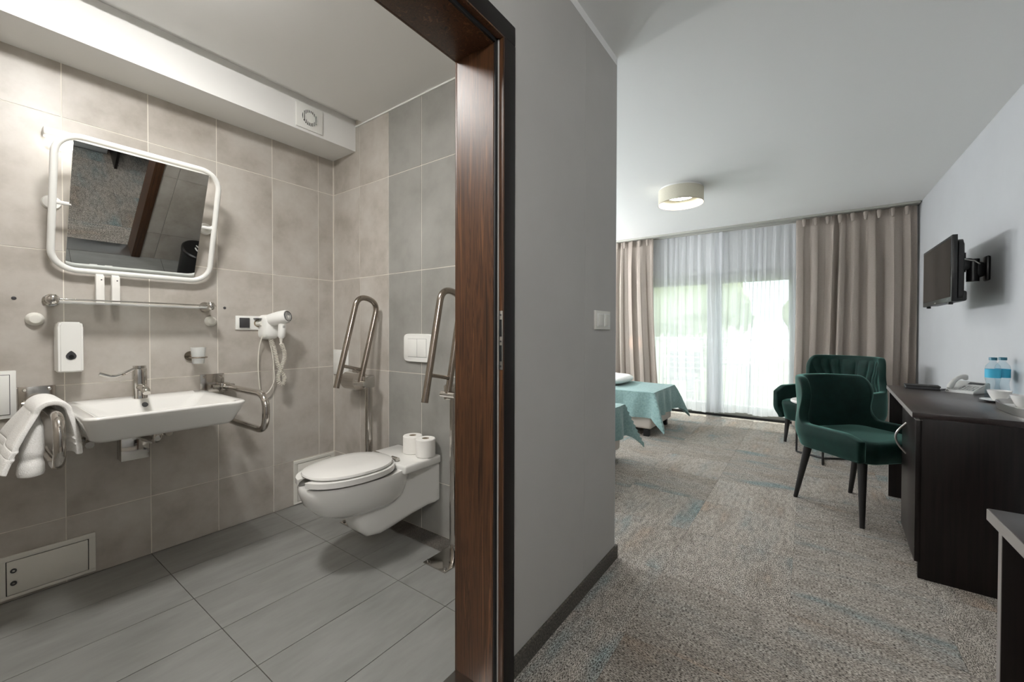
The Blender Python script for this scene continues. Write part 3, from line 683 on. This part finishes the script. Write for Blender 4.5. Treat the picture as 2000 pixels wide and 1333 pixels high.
# flush plate
fp = thing('flush_plate', 'white double flush plate on the grey tiles', 'flush plate', (-1.828, Y2-.01, .963))
b = nb(); o1 = []
for k in range(40):
    a = 2*PI*k/40; c, s = math.cos(a), math.sin(a); o1.append((.122*abs(c)**.28*(1 if c > 0 else -1), .082*abs(s)**.28*(1 if s > 0 else -1)))
loft(b, [[(-1.828+p[0]*k, Y2-d, 1.045+p[1]*k) for p in o1] for d, k in ((0, 1), (.012, 1), (.016, .96))]); obj('plate', b, 'plastic_white', fp, ang=40)
obj('joint', bx(-1.907, -1.749, Y2-.0163, Y2-.0155, .991, 1.099), 'phone_key', fp)
for x0, x1 in ((-1.905, -1.8295), (-1.8265, -1.751)): obj('button', bx(x0, x1, Y2-.019, Y2-.0155, .993, 1.097, bev=.002), 'plastic_white', fp)
# switch cover on the toilet wall, paper holder
cv = thing('wall_switch_cover', 'white cover plate in the corner behind the folded rail', 'cover', (-2.61, Y2-.005, .84))
obj('cover_frame', bx(-2.712, -2.53, Y2-.008, Y2, .84, 1.012, bev=.002), 'plastic_white', cv)
obj('cover_door', bx(-2.70, -2.543, Y2-.010, Y2-.008, .852, .995, bev=.001), 'plastic_white', cv)
ph = thing('paper_holder', 'chrome toilet paper holder on the wall behind folded rail', 'holder', (-2.36, 1.57, .76))
b = nb(); cyl(b, (-2.44, 1.555, .822), (-2.305, 1.555, .822), .058, seg=28); obj('cover', b, 'steel', ph)
obj('bracket', bx(-2.40, -2.35, 1.555, Y2, .855, .90, bev=.004), 'steel', ph)
# folding grab rails on posts
def foldrail(px, py, x0, x1, ux, tilt, lab):
    t = thing('folding_grab_rail', lab, 'grab rail', (px, py, 0))
    pl_ = obj('floor_plate', bx(x0, x1, 1.374, 1.574, .0005, .006, bev=.001), 'steel', t)
    for x in (x0+.018, x1-.018):
        for y in (1.392, 1.556):
            obj('bolt', cyl(nb(), (x, y, .006), (x, y, .016), .009, .007, 8), 'chrome', pl_)
    obj('post', cyl(nb(), (px, py, .006), (px, py, .85), .022, seg=24), 'steel', t)
    obj('collar', cyl(nb(), (px, py, .055), (px, py, .062), .025, seg=24), 'chrome', t)
    obj('head', bx(px-.026, px+.026, py-.05, py+.028, .80, .875, bev=.008), 'steel', t)
    obj('pivot', cyl(nb(), (ux-.045, py-.052, .83), (ux+.05, py-.052, .83), .016, seg=16), 'chrome', t)
    c0 = Vector((ux, py-.052, .835)); up = Vector((0, math.sin(tilt), math.cos(tilt))); out = Vector((0, -math.cos(tilt), math.sin(tilt)))
    sep = .145; ht = .50
    pts = fillet([c0, c0+up*ht, c0+up*ht+out*sep, c0+out*sep-up*.055], .075, 10)
    obj('rail', tube(nb(), pts, .0165, 16), 'nickel', t)
    obj('crossbar', cyl(nb(), c0+up*.075, c0+up*.075+out*sep, .0095, seg=12), 'nickel', t)
foldrail(-2.155, 1.51, -2.25, -2.10, -2.165, R_(14.5), 'folding chrome grab rail on post between toilet and corner')
foldrail(-1.447, 1.51, -1.525, -1.375, -1.437, R_(11.5), 'folding chrome grab rail on post beside the door jamb')
# waste bin, seen in the mirror
bn = thing('waste_bin', 'black waste bin with swing lid reflected in the mirror', 'bin', (-1.13, 1.40, 0))
obj('bin_body', lathe(nb(), [(0, 0), (.10, 0), (.125, .30), (.128, .31), (.12, .31), (.10, .02), (0, .02)], (-1.13, 1.40, 0)), 'black_plastic', bn)
ld = obj('bin_lid', lathe(nb(), [(.131, .302), (.131, .325), (.12, .335), (0, .338)], (-1.13, 1.40, 0)), 'black_plastic', bn)
em = tube(nb(), [(-1.13+.05*math.cos(a), 1.40+.03*math.sin(a), .339) for a in [.4+PI*1.4*k/14 for k in range(15)]], .006, 6); obj('emblem', em, 'plastic_white', ld)
obj('emblem', tube(nb(), [(-1.17, 1.385, .339), (-1.13, 1.40, .339), (-1.09, 1.385, .339)], .005, 6), 'plastic_white', ld)

# ------------------------------------------------------------------ hall and bedroom things
sw = thing('light_switch', 'white double light switch on the grey hall wall', 'switch', (XP, 1.80, 1.15))
obj('switch_frame', bx(XP, XP+.010, 1.712, 1.878, 1.152, 1.238, bev=.002), 'plastic_soft', sw)
for a, b_ in ((1.728, 1.788), (1.803, 1.863)):
    q = bx(XP+.010, XP+.0135, a, b_, 1.165, 1.225, bev=.001); obj('rocker_frame', q, 'plastic_white', sw)
    obj('rocker', bx(XP+.0135, XP+.0165, a+.005, b_-.005, 1.170, 1.220, bev=.002), 'plastic_soft', sw)
def drum_lamp(x, y, r, z0, glow, lab):
    t = thing('drum_ceiling_lamp', lab, 'lamp', (x, y, z0))
    h_ = H-z0
    obj('lamp_shade', lathe(nb(), [(r-.003, 0), (r, 0), (r, h_-.02), (r-.003, h_-.02), (r-.003, 0)], (x, y, z0), 48), 'shade', t, ang=30)
    obj('shade_rim', tube(nb(), [(x+r*math.cos(2*PI*k/48), y+r*math.sin(2*PI*k/48), z0) for k in range(48)], .0022, 6, closed=True), 'card', t)
    obj('ceiling_plate', lathe(nb(), [(0, h_), (r*.93, h_), (r*.93, h_-.018), (r-.004, h_-.018), (r-.004, h_-.024), (0, h_-.024)], (x, y, z0), 40), 'plastic_white', t)
    obj('diffuser_rim', lathe(nb(), [(r*.62, h_-.024), (r*.62, .072), (r*.60, .068), (r*.58, .0705)], (x, y, z0), 36), 'plastic_white', t)
    obj('diffuser', lathe(nb(), [(r*.58, .0705), (r*.5, .064), (0, .060)], (x, y, z0), 36), glow, t)
    return t
drum_lamp(-.985, 4.09, .199, 2.352, 'glow_bed', 'cream drum ceiling lamp in the bedroom')
def fill_globe(x, y, z, r, glow, lab, wall=None):
    t = thing('fill_globe', lab, 'lamp', (x, y, z-r))
    b = nb(); bmesh.ops.create_uvsphere(b, u_segments=24, v_segments=14, radius=r); bmesh.ops.translate(b, verts=b.verts, vec=(x, y, z)); obj('globe', b, glow, t)
    if wall is None:
        obj('stem', cyl(nb(), (x, y, z+r-.005), (x, y, H-.012), .012, seg=12), 'steel_brushed', t)
        obj('rose', cyl(nb(), (x, y, H-.014), (x, y, H), .06, seg=28), 'steel_brushed', t)
    else:
        obj('arm', cyl(nb(), (wall, y, z), (x-r+.005, y, z), .010, seg=12), 'steel_brushed', t)
        obj('wall_rose', cyl(nb(), (wall, y, z), (wall+.014, y, z), .05, seg=28), 'steel_brushed', t)
fill_globe(.2, -.5, 2.26, .10, 'fill_hall', 'added white fill globe under the entrance hall ceiling, out of view')  # added out of view to brighten the hall walls and ceiling
fill_globe(-3.40, 2.45, 1.75, .09, 'fill_side', 'added unseen white fill globe above the bed beside partition', -3.6)  # this and the next two: unseen fill added to lift bedroom ceiling and drapes
fill_globe(-3.40, 4.02, 1.75, .09, 'fill_side', 'added unseen white fill globe between the two beds', -3.6)
fill_globe(-3.40, 5.55, 1.75, .09, 'fill_side', 'added unseen white fill globe at the window side of far bed', -3.6)

# curtains
def pleat(x, n, ph=0, sharp=1.0):
    x = x+.022*math.sin(x*11+ph)+.012*math.sin(x*23+2*ph)
    s = math.sin(x*n*2*PI+ph); return math.copysign(abs(s)**.8, s)*(.8+.3*math.sin(x*17+ph))+.2*math.sin(x*n*3.3*PI+1+ph)
def curtain(name, x0, x1, y, z0, z1, n, amp, m, lab, cat, flare0=0, flare1=0, nu=160, thick=0, seed=0, wav=0):
    def fn(u, v):
        zz = z1+(z0-z1)*v
        us = u+.010*math.sin(v*3+u*9+seed)
        k = .35+.65*min(1, v*4)
        top = max(0, 1-v*7)
        yy = y+amp*k*pleat(us, n, seed)+amp*.9*top*abs(math.sin(us*n*PI+seed/2))**.3*.4
        yy += amp*.5*math.sin(us*n*2*PI*.37+v*2+seed)*v
        x = x0+(x1-x0)*u+flare0*v*v*(1-u)+flare1*v*v*u+.012*math.sin(us*n*4*PI+seed)*k
        return (x, yy, zz+wav*math.sin(u*21+seed)*(v > .98))
    o = obj(name, grid(nb(), fn, nu, 26, thick), m, ang=180)
    return tag(o, lab, cat)
YD = 5.955
dl = curtain('drape', -2.85, -1.80, YD, .03, 2.475, 8, .036, 'drape', 'taupe drape left of the balcony doors, behind the beds', 'curtain', 0, .10, nu=200, seed=.6)
dr_ = curtain('drape', -.125, .915, YD, .03, 2.475, 8, .036, 'drape', 'taupe drape right of the balcony doors, behind green armchair', 'curtain', -.03, 0, nu=220, seed=1.9)
for drp, x0, x1, n in ((dl, -2.83, -1.82, 9), (dr_, -.10, .89, 9)):
    for i in range(n):
        xx = x0+(x1-x0)*(i+.5)/n
        b = nb(); lathe(b, [(0, .0), (.012, .0), (.022, .07), (.018, .09), (0, .09)], (xx, YD-.035, 2.378), 10, 1, .8)
        obj('pinch_pleat', b, 'drape', drp)
YS = 6.06
curtain('sheer_curtain', -2.3, -.93, YS, .06, 2.475, 13, .022, 'sheer', 'left white sheer curtain panel in front of balcony door', 'curtain', 0, .05, nu=260, seed=.2, wav=.008)
curtain('sheer_curtain', -1.02, .35, YS+.05, .075, 2.475, 14, .022, 'sheer', 'right white sheer curtain panel in front of balcony door', 'curtain', -.05, 0, nu=260, seed=2.2, wav=.01)
tk = thing('curtain_track', 'white double curtain track along the bedroom ceiling', 'curtain track', (-1, 5.99, 2.475))
obj('rail', bx(-3.2, .93, 5.875, 5.975, 2.478, 2.4995, bev=.003), 'frame_grey', tk)
obj('rail', bx(-3.2, .93, 6.04, 6.10, 2.478, 2.4995, bev=.003), 'frame_grey', tk)

# beds
def bed(y0, y1, lab, glab):
    xf, xh, zt = -1.345, -3.38, .49
    t = thing('single_bed', lab, 'bed', ((xf+xh)/2, (y0+y1)/2, 0))
    obj('bed_base', bx(xh, xf-.015, y0, y1, .085, .30, bev=.025, seg=3), 'bed_cream', t)
    obj('mattress', bx(xh, xf-.02, y0+.01, y1-.01, .30, zt, bev=.05, seg=4), 'linen', t)
    for x in (xf-.08, xh+.06):
        for y in (y0+.06, y1-.06): obj('leg', bx(x-.03, x+.03, y-.03, y+.03, 0, .09, bev=.004), 'black_matte', t)
    drop, u0 = .285, xh+.4
    A, B = xf-u0+drop, (y1-y0)+2*drop
    def fn(u, v):
        x = u0+A*u; y = y0-drop+B*v
        ex = max(0, x-xf); ey = max(0, y0-y, y-y1)
        sg = -1 if y < y0 else 1
        px, py = min(x, xf), min(max(y, y0), y1)
        d = math.hypot(ex, ey)
        z = zt+.008-max(0, d-.0)
        if d > 0:
            k = min(1, d/.06); z = zt+.008-d+.03*k*math.exp(-d*12)
            fl = .02+.07*d+.016*math.sin((py if ex > ey else px)*24+1)*min(1, d*6)
            if ex > 0 and ey > 0: fl += .09*min(ex, ey)/drop*2
            px += fl*ex/d; py += sg*fl*ey/d
        else: z += .004*math.sin(px*9+py*7)
        return (px, py, max(z, .03))
    th = obj('bed_throw', grid(nb(), fn, 70, 56, .008), 'throw'); tag(th, glab, 'bedspread')
    return t
bed(4.46, 5.27, 'single bed with cream base farther from camera, by the window', 'teal bedspread hanging over the bed by the window')
bed(2.62, 3.57, 'single bed with cream base nearer the camera, beside partition', 'teal bedspread hanging over the bed nearer the partition')
b = nb(); bmesh.ops.create_uvsphere(b, u_segments=28, v_segments=14, radius=1)
for v_ in b.verts:
    c = v_.co; s = lambda q, e: math.copysign(abs(q)**e, q)
    v_.co = Vector((-1.97+.20*s(c.x, .6), 4.92+.30*s(c.y, .6), .560+.055*s(c.z, .9)+.04*max(0, -c.x)))
tag(obj('pillow', b, 'linen'), 'white pillow lying on the bed by the window', 'pillow')
# reading lamp between bed and window, hidden by the partition; it warms a patch of the left drape
bl = thing('reading_lamp', 'black floor reading lamp between the bed and left drape', 'lamp', (-2.72, 5.52, 0))
obj('lamp_base', lathe(nb(), [(0, .02), (.10, .018), (.11, .008), (.11, 0), (0, 0)], (-2.72, 5.52, 0)), 'black_matte', bl)
obj('pole', cyl(nb(), (-2.72, 5.52, .02), (-2.72, 5.52, 1.02), .009, seg=12), 'black_matte', bl)
obj('lamp_head', tube(nb(), [(-2.75, 5.505, 1.03), (-2.70, 5.53, 1.025), (-2.64, 5.575, 1.015)], [.02, .03, .04], 20, caps=False), 'black_matte', bl)
spl = bpy.data.lights.new('bulb', 'SPOT'); spo = bpy.data.objects.new('bulb', spl); COL.objects.link(spo); spo.parent = bl
spl.energy = 16; spl.color = (1, .55, .3); spl.spot_size = R_(17); spl.spot_blend = .3; spl.shadow_soft_size = .015
spo.location = (.06, .04, 1.02); spo.rotation_euler = Vector((-2.09+2.66, 5.92-5.56, .98-1.02)).to_track_quat('-Z', 'Y').to_euler()

# desk
dk = thing('desk', 'dark brown wooden desk with drawer unit under the television', 'desk', (.40, 2.64, 0), R_(-2.6))
DT, DL, DD = .77, 1.26, .478
P_ = dict(world=False)
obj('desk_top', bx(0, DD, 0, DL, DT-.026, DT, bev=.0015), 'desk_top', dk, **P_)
obj('edge_strip', bx(-.0015, .0004, .001, DL-.001, DT-.024, DT-.002), 'edge_band', dk, **P_)
obj('side_panel', bx(.025, DD, 0.0, .024, 0, DT-.0265, bev=.001), 'desk_wood', dk, **P_)
obj('side_panel', bx(.012, DD, DL-.05, DL-.024, 0, DT-.0265, bev=.001), 'desk_wood', dk, **P_)
obj('leg_edge', bx(.0105, .0122, DL-.0495, DL-.0245, .0, DT-.027), 'edge_band', dk, **P_)
obj('back_panel', bx(DD-.03, DD-.012, .025, DL-.05, .35, DT-.0265), 'desk_wood', dk, **P_)
obj('drawer_carcass', bx(.035, DD-.035, .024, .50, .06, DT-.0265), 'desk_wood', dk, **P_)
dd_ = obj('cabinet_door', bx(.012, .034, .0, .50, .075, DT-.036, bev=.0015), 'desk_wood', dk, **P_)
obj('door_edge', bx(.0112, .0345, .0, .5, DT-.0358, DT-.0335), 'edge_band', dd_, **P_)
arc = [(.012-.042*math.sin(PI*k/12), .32, .665-.16*k/12+.0) for k in range(13)]
obj('handle', tube(nb(), arc, .0052, 8), 'steel_brushed', dd_, **P_)
# telephone
tf = thing('telephone', 'grey desk telephone with handset beside the water bottles', 'telephone', (.805, 3.71, DT), R_(-38)); tf.scale = (.8, .8, .8)
b = nb(); prof = [(-.10, .0), (.10, .0), (.10, .075), (.085, .082), (-.095, .018)]
loft(b, [[(x, y, z) for y, z in prof] for x in (-.085, .085)]); bmesh.ops.bevel(b, geom=b.edges[:], offset=.004, segments=2, affect='EDGES'); obj('phone_base', b, 'phone_grey', tf, **P_)
sl_ = math.atan2(.064, .18)
def on(y): return .018+(y+.095)*math.tan(sl_)
for i in range(4):
    for j in range(5):
        x = -.008+.018*j; y = -.07+.02*i; obj('key', bx(x-.006, x+.006, y-.006, y+.006, on(y)-.001, on(y)+.005, bev=.001), 'phone_key', tf, **P_)
b = bx(-.01, .075, .03, .06, 0, .002); bmesh.ops.rotate(b, verts=b.verts, cent=(0, .03, 0), matrix=Matrix.Rotation(sl_, 3, 'X')); bmesh.ops.translate(b, verts=b.verts, vec=(0, 0, on(.03)+.002)); obj('display', b, 'dark_grey', tf, **P_)
hp = [(-.056, -.10, on(-.10)+.012), (-.056, -.085, on(-.085)+.026), (-.056, -.05, on(-.05)+.046), (-.056, 0, on(0)+.053), (-.056, .05, on(.05)+.046), (-.056, .085, on(.08)+.032), (-.056, .10, on(.09)+.012)]
obj('handset', tube(nb(), hp, [.014, .021, .0165, .015, .0165, .022, .015], 14), 'phone_grey', tf, **P_)
obj('handset_cord', tube(nb(), [Vector(p) for p in helix([Vector((-.06, -.10, .015)), Vector((-.09, -.12, .012)), Vector((-.10, -.06, .011)), Vector((-.09, .02, .011))], .006, 120)], .0016, 5), 'dark_grey', tf, **P_)
# tablet/folder on the desk
fo = thing('desk_folder', 'black flat folder lying on far end of the desk', 'folder', (.618, 3.80, DT), R_(-4))
obj('cover', bx(-.083, .083, -.06, .06, 0, .004, bev=.001), 'black_matte', fo, **P_)
obj('pages', bx(-.079, .079, -.056, .058, .004, .018), 'dark_grey', fo, **P_)
obj('cover', bx(-.083, .083, -.06, .06, .018, .023, bev=.001), 'black_matte', fo, **P_)
# bottles
def bottle(x, y, lab):
    t = thing('water_bottle', lab, 'bottle', (x, y, DT), group='water bottles')
    obj('bottle', lathe(nb(), [(0, .002), (.026, 0), (.030, .006), (.030, .05), (.026, .075), (.026, .09), (.0305, .115), (.0305, .168), (.028, .185), (.014, .205), (.013, .212), (.013, .218), (0, .218)], (x, y, DT), 28), 'bottle', t)
    obj('label', lathe(nb(), [(.0309, .118), (.0309, .166)], (x, y, DT), 28), 'label_blue', t)
    obj('cap', lathe(nb(), [(0, .232), (.0155, .232), (.0165, .230), (.0165, .216), (0, .216)], (x, y, DT), 20), 'teal_cap', t)
bottle(.848, 3.455, 'water bottle with teal cap next to the telephone')
bottle(.897, 3.505, 'water bottle with teal cap nearer the wall')
# cups, saucers, tray
def cup(x, y, z, lab, lab2):
    s = tag(obj('saucer', lathe(nb(), [(0, 0), (.045, 0), (.072, .010), (.073, .012), (.044, .004), (0, .004)], (x, y, z), 36), 'ceramic'), lab2, 'saucer', 'saucers')
    t = thing('coffee_cup', lab, 'cup', (x, y, z+.004), group='coffee cups')
    obj('cup', lathe(nb(), [(0, 0), (.022, 0), (.026, .004), (.043, .045), (.046, .058), (.044, .058), (.040, .045), (.022, .006), (0, .006)], (x, y, z+.0041), 32), 'ceramic', t)
    obj('handle', tube(nb(), [(x+.040, y-.0, z+.046), (x+.062, y, z+.045), (x+.064, y, z+.028), (x+.034, y, z+.022)], .0045, 8), 'ceramic', t)
cup(.836, 3.305, DT, 'white coffee cup standing in front of the bottles', 'white saucer on the desk behind the tray')
tr = thing('serving_tray', 'silver oval serving tray at the near end of the desk', 'tray', (.84, 2.90, DT))
b = nb(); q = lambda k, z: [(.842+.094*k*math.copysign(abs(math.cos(2*PI*i/48))**.7, math.cos(2*PI*i/48)), 2.905+.245*(k if k > .9 else k)*math.copysign(abs(math.sin(2*PI*i/48))**.85, math.sin(2*PI*i/48)), z) for i in range(48)]
loft(b, [q(.97, DT+.001), q(1.0, DT+.036), q(.975, DT+.036), q(.945, DT+.006)]); obj('tray_body', b, 'silver_tray', tr)
cup(.846, 3.03, DT+.0065, 'white coffee cup on the silver tray', 'white saucer on the silver tray')
for i in range(3):
    b = bx(-.012, .012, -.035, .035, 0, .005, bev=.001); bmesh.ops.rotate(b, verts=b.verts, cent=(0, 0, 0), matrix=Matrix.Rotation(.5+i*.5, 3, 'Z')); bmesh.ops.translate(b, verts=b.verts, vec=(.79+.01*i, 2.93-.012*i, DT+.0075+.0055*i))
    tag(obj('sugar_sachet', b, 'paper' if i != 1 else 'label_blue'), ('white', 'blue', 'upper white')[i]+' sugar sachet lying on the silver tray', 'sachet')
tag(obj('drinking_glass', lathe(nb(), [(0, 0), (.028, 0), (.034, .11), (.032, .11), (.026, .006), (0, .006)], (.835, 2.86, DT+.0065)), 'cup_glass'), 'clear drinking glass on the silver tray', 'glass')

# television on wall arm
tv = thing('television', 'black flat television on a wall arm above the desk', 'television', (.73, 3.98, 1.31))
obj('screen', bx(.7085, .7105, 3.625, 4.345, 1.362, 1.722), 'screen', tv)
obj('bezel', bx(.710, .735, 3.605, 4.365, 1.332, 1.740, bev=.003), 'black_plastic', tv)
b = bx(.735, .775, 3.63, 4.34, 1.345, 1.715, bev=.03, seg=3); obj('rear_housing', b, 'black_plastic', tv)
obj('speaker_bar', bx(.735, .79, 3.66, 4.31, 1.335, 1.40, bev=.012), 'black_plastic', tv)
obj('logo_plate', bx(.7078, .7088, 3.97, 4.01, 1.338, 1.346), 'steel_brushed', tv)
for y in (3.70, 4.27): obj('foot_socket', bx(.715, .735, y-.012, y+.012, 1.318, 1.333), 'black_plastic', tv)
ar = thing('wall_bracket', 'black jointed television wall arm', 'bracket', (.86, 3.93, 1.47))
obj('wall_plate', bx(XR-.022, XR, 3.895, 3.965, 1.475, 1.635, bev=.01), 'black_plastic', ar)
obj('wall_arm', bx(.86, XR-.02, 3.905, 3.955, 1.50, 1.60, bev=.018), 'black_plastic', ar)
obj('joint', cyl(nb(), (.87, 3.93, 1.475), (.87, 3.93, 1.62), .03), 'black_plastic', ar)
obj('front_arm', bx(.79, .87, 3.905, 3.955, 1.55, 1.63, bev=.018), 'black_plastic', ar)
obj('joint', cyl(nb(), (.81, 3.94, 1.54), (.81, 3.94, 1.665), .03), 'black_plastic', ar)
obj('mount_plate', bx(.775, .79, 3.87, 4.02, 1.50, 1.66, bev=.004), 'black_plastic', ar)
obj('cable', tube(nb(), [(.79, 3.91, 1.64), (.83, 3.905, 1.62), (.87, 3.90, 1.605), (.90, 3.91, 1.58)], .004, 6), 'phone_grey', ar)

# side table at lower right
stb = thing('side_table', 'dark brown side table at the lower right corner', 'table', (.65, 1.30, 0))
ZT = .70
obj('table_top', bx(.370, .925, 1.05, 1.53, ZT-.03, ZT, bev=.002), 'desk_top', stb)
obj('edge_strip', bx(.3685, .3702, 1.052, 1.528, ZT-.028, ZT-.0015), 'edge_band', stb)
obj('side_panel', bx(.383, .92, 1.478, 1.50, 0, ZT-.03, bev=.001), 'desk_wood', stb)
obj('panel_edge', bx(.3818, .3832, 1.479, 1.499, 0, ZT-.031), 'edge_band', stb)
obj('side_panel', bx(.383, .92, 1.055, 1.077, 0, ZT-.03, bev=.001), 'desk_wood', stb)
obj('back_panel', bx(.895, .913, 1.077, 1.478, .25, ZT-.03), 'desk_wood', stb)
wd = thing('wardrobe', 'pale grey wardrobe in the hall reflected in top of the mirror', 'wardrobe', (.78, 0, 0))
obj('carcass', bx(.62, .93, -1.15, 1.03, .0, 2.30, bev=.002), 'wall_light', wd)
for k in range(3):
    dq = obj('wardrobe_door', bx(.602, .62, -1.145+.725*k, -.425+.725*k, .02, 2.29, bev=.002), 'wall_light', wd)
    obj('door_handle', cyl(nb(), (.595, -.48+.725*k, .95), (.595, -.48+.725*k, 1.15), .006, seg=10), 'steel_brushed', dq)

# green velvet chairs
def sstep(a, b, x):
    t = max(0, min(1, (x-a)/(b-a))); return t*t*(3-2*t)
def wing_chair(name, lab, loc, rotz, W, D, zs, zb, zt, arm, leg_h, splay, channels=0, wing=.11, cat='chair'):
    t = thing(name, lab, cat, loc, rotz)
    # U path, chair faces +x
    rc = W*.40; path = []
    n1, n2 = 14, 34
    x_f, x_b = D*.5, -D*.5
    for i in range(n1): path.append((x_f+(x_b+rc-x_f)*i/n1, -W/2))
    for i in range(n2+1):
        a = -PI/2-PI*i/n2; ex = .72
        c, s = math.cos(a), math.sin(a)
        path.append((x_b+rc+rc*math.copysign(abs(c)**ex, c)*1.0, W/2*math.copysign(abs(s)**ex, s)))
    for i in range(1, n1+1): path.append((x_b+rc+(x_f-x_b-rc)*i/n1, W/2))
    n = len(path); nv = 16
    def pt(i, j, off=0):
        x, y = path[i]; q = i/(n-1)
        back = sstep(.25, .36, q)*(1-sstep(.64, .75, q))
        front = min(1, min(q, 1-q)/.07)
        tp = zb+(arm-zb)*(.82+.18*front)+(zt-arm)*back**1.0
        z = zb+(tp-zb)*j/nv
        side = abs(y)/(W/2)
        hi = sstep(arm, zt-.05, z)
        waist = math.exp(-((z-(arm+.07))/.085)**2)
        yy = y*(1-.13*waist*back+.04*hi)
        xx = x+wing*hi*side**3-.07*sstep(zs, zt, z)*(1-side**2)-.015*waist
        taper = 1-.10*(1-sstep(zb, zb+.12, z))
        return Vector((xx*taper, yy*taper, z))
    b = nb(); V = [[b.verts.new(pt(i, j)) for j in range(nv+1)] for i in range(n)]
    for i in range(n-1):
        for j in range(nv): b.faces.new((V[i][j], V[i+1][j], V[i+1][j+1], V[i][j+1]))
    o = obj('backrest', b, 'velvet', t, world=False, ang=180)
    sd_ = o.modifiers.new('thick', 'SOLIDIFY'); sd_.thickness = .055; sd_.offset = 0; sd_.use_even_offset = False
    bv = o.modifiers.new('sub', 'SUBSURF'); bv.levels = bv.render_levels = 2
    s_ = .03
    lp = []
    for z, k in ((zb-.012, .86), (zb, .93), (zs-.03, 1.0), (zs, .99), (zs+.012, .93), (zs+.02, .8)):
        hx, hy = (D/2-.012)*k, (W/2-s_)*k; lp.append(rrect(-hx+.03, hx+.02, -hy, hy, min(hx, hy)*.32, z, 8))
    obj('seat', loft(nb(), lp), 'velvet', t, world=False, ang=60)
    if channels:
        i0, i1 = n*.335, n*.665
        def ptf(q, j):
            a = int(q); return pt(a, j).lerp(pt(min(n-1, a+1), j), q-a)
        for k in range(channels):
            a0, a1 = i0+(i1-i0)*k/channels, i0+(i1-i0)*(k+1)/channels
            def fn(u, v, a0=a0, a1=a1):
                j = 4+(nv-4.6)*v; ja = int(j); q = a0+(a1-a0)*u
                p = ptf(q, ja).lerp(ptf(q, min(nv, ja+1)), j-ja)
                d = Vector((.2, 0, p.z))-p; d.z = 0; d.normalize()
                e = min(1, v*8, (1-v)*9)
                return p+d*(.018+.026*math.sqrt(max(0, 1-(2*u-1)**2))*math.sqrt(max(0, e)))
            obj('channel', grid(nb(), fn, 8, 16), 'velvet', t, world=False, ang=180)
    for fx in (-1, 1):
        for fy in (-1, 1):
            x0, y0 = fx*(D/2-.09)+.01, fy*(W/2-.085)
            x1, y1 = x0+fx*splay*(1.5 if fx < 0 else .55), y0+fy*splay*.55
            obj('leg', cyl(nb(), (x1, y1, 0), (x0, y0, leg_h+.01), .0125, .025, 16), 'chair_leg', t, world=False)
    return t
wing_chair('desk_chair', 'dark green velvet wing chair pulled up to the desk', (.272, 3.435, 0), R_(-45), .56, .54, .485, .385, .845, .545, .385, .05)
wing_chair('armchair', 'dark green velvet armchair with channelled back by the drape', (.205, 5.22, 0), R_(-120), .72, .66, .43, .25, .90, .585, .25, .03, channels=8, wing=.10, cat='armchair')
ct = thing('coffee_table', 'small white topped table with black metal base behind the desk chair', 'table', (.12, 4.62, 0))
obj('table_top', lathe(nb(), [(0, .0), (.24, .0), (.245, .006), (.245, .018), (.24, .022), (0, .022)], (.12, 4.62, .50), 48), 'marble', ct)
for k in range(3):
    a = .5+k*2*PI/3
    p0 = Vector((.12, 4.62, 0)); d = Vector((math.cos(a), math.sin(a), 0))
    obj('leg', tube(nb(), fillet([p0+Vector((0, 0, .01)), p0+d*.23+Vector((0, 0, .01)), p0+d*.23+Vector((0, 0, .50))], .01, 3), .0085, 8), 'black_matte', ct)
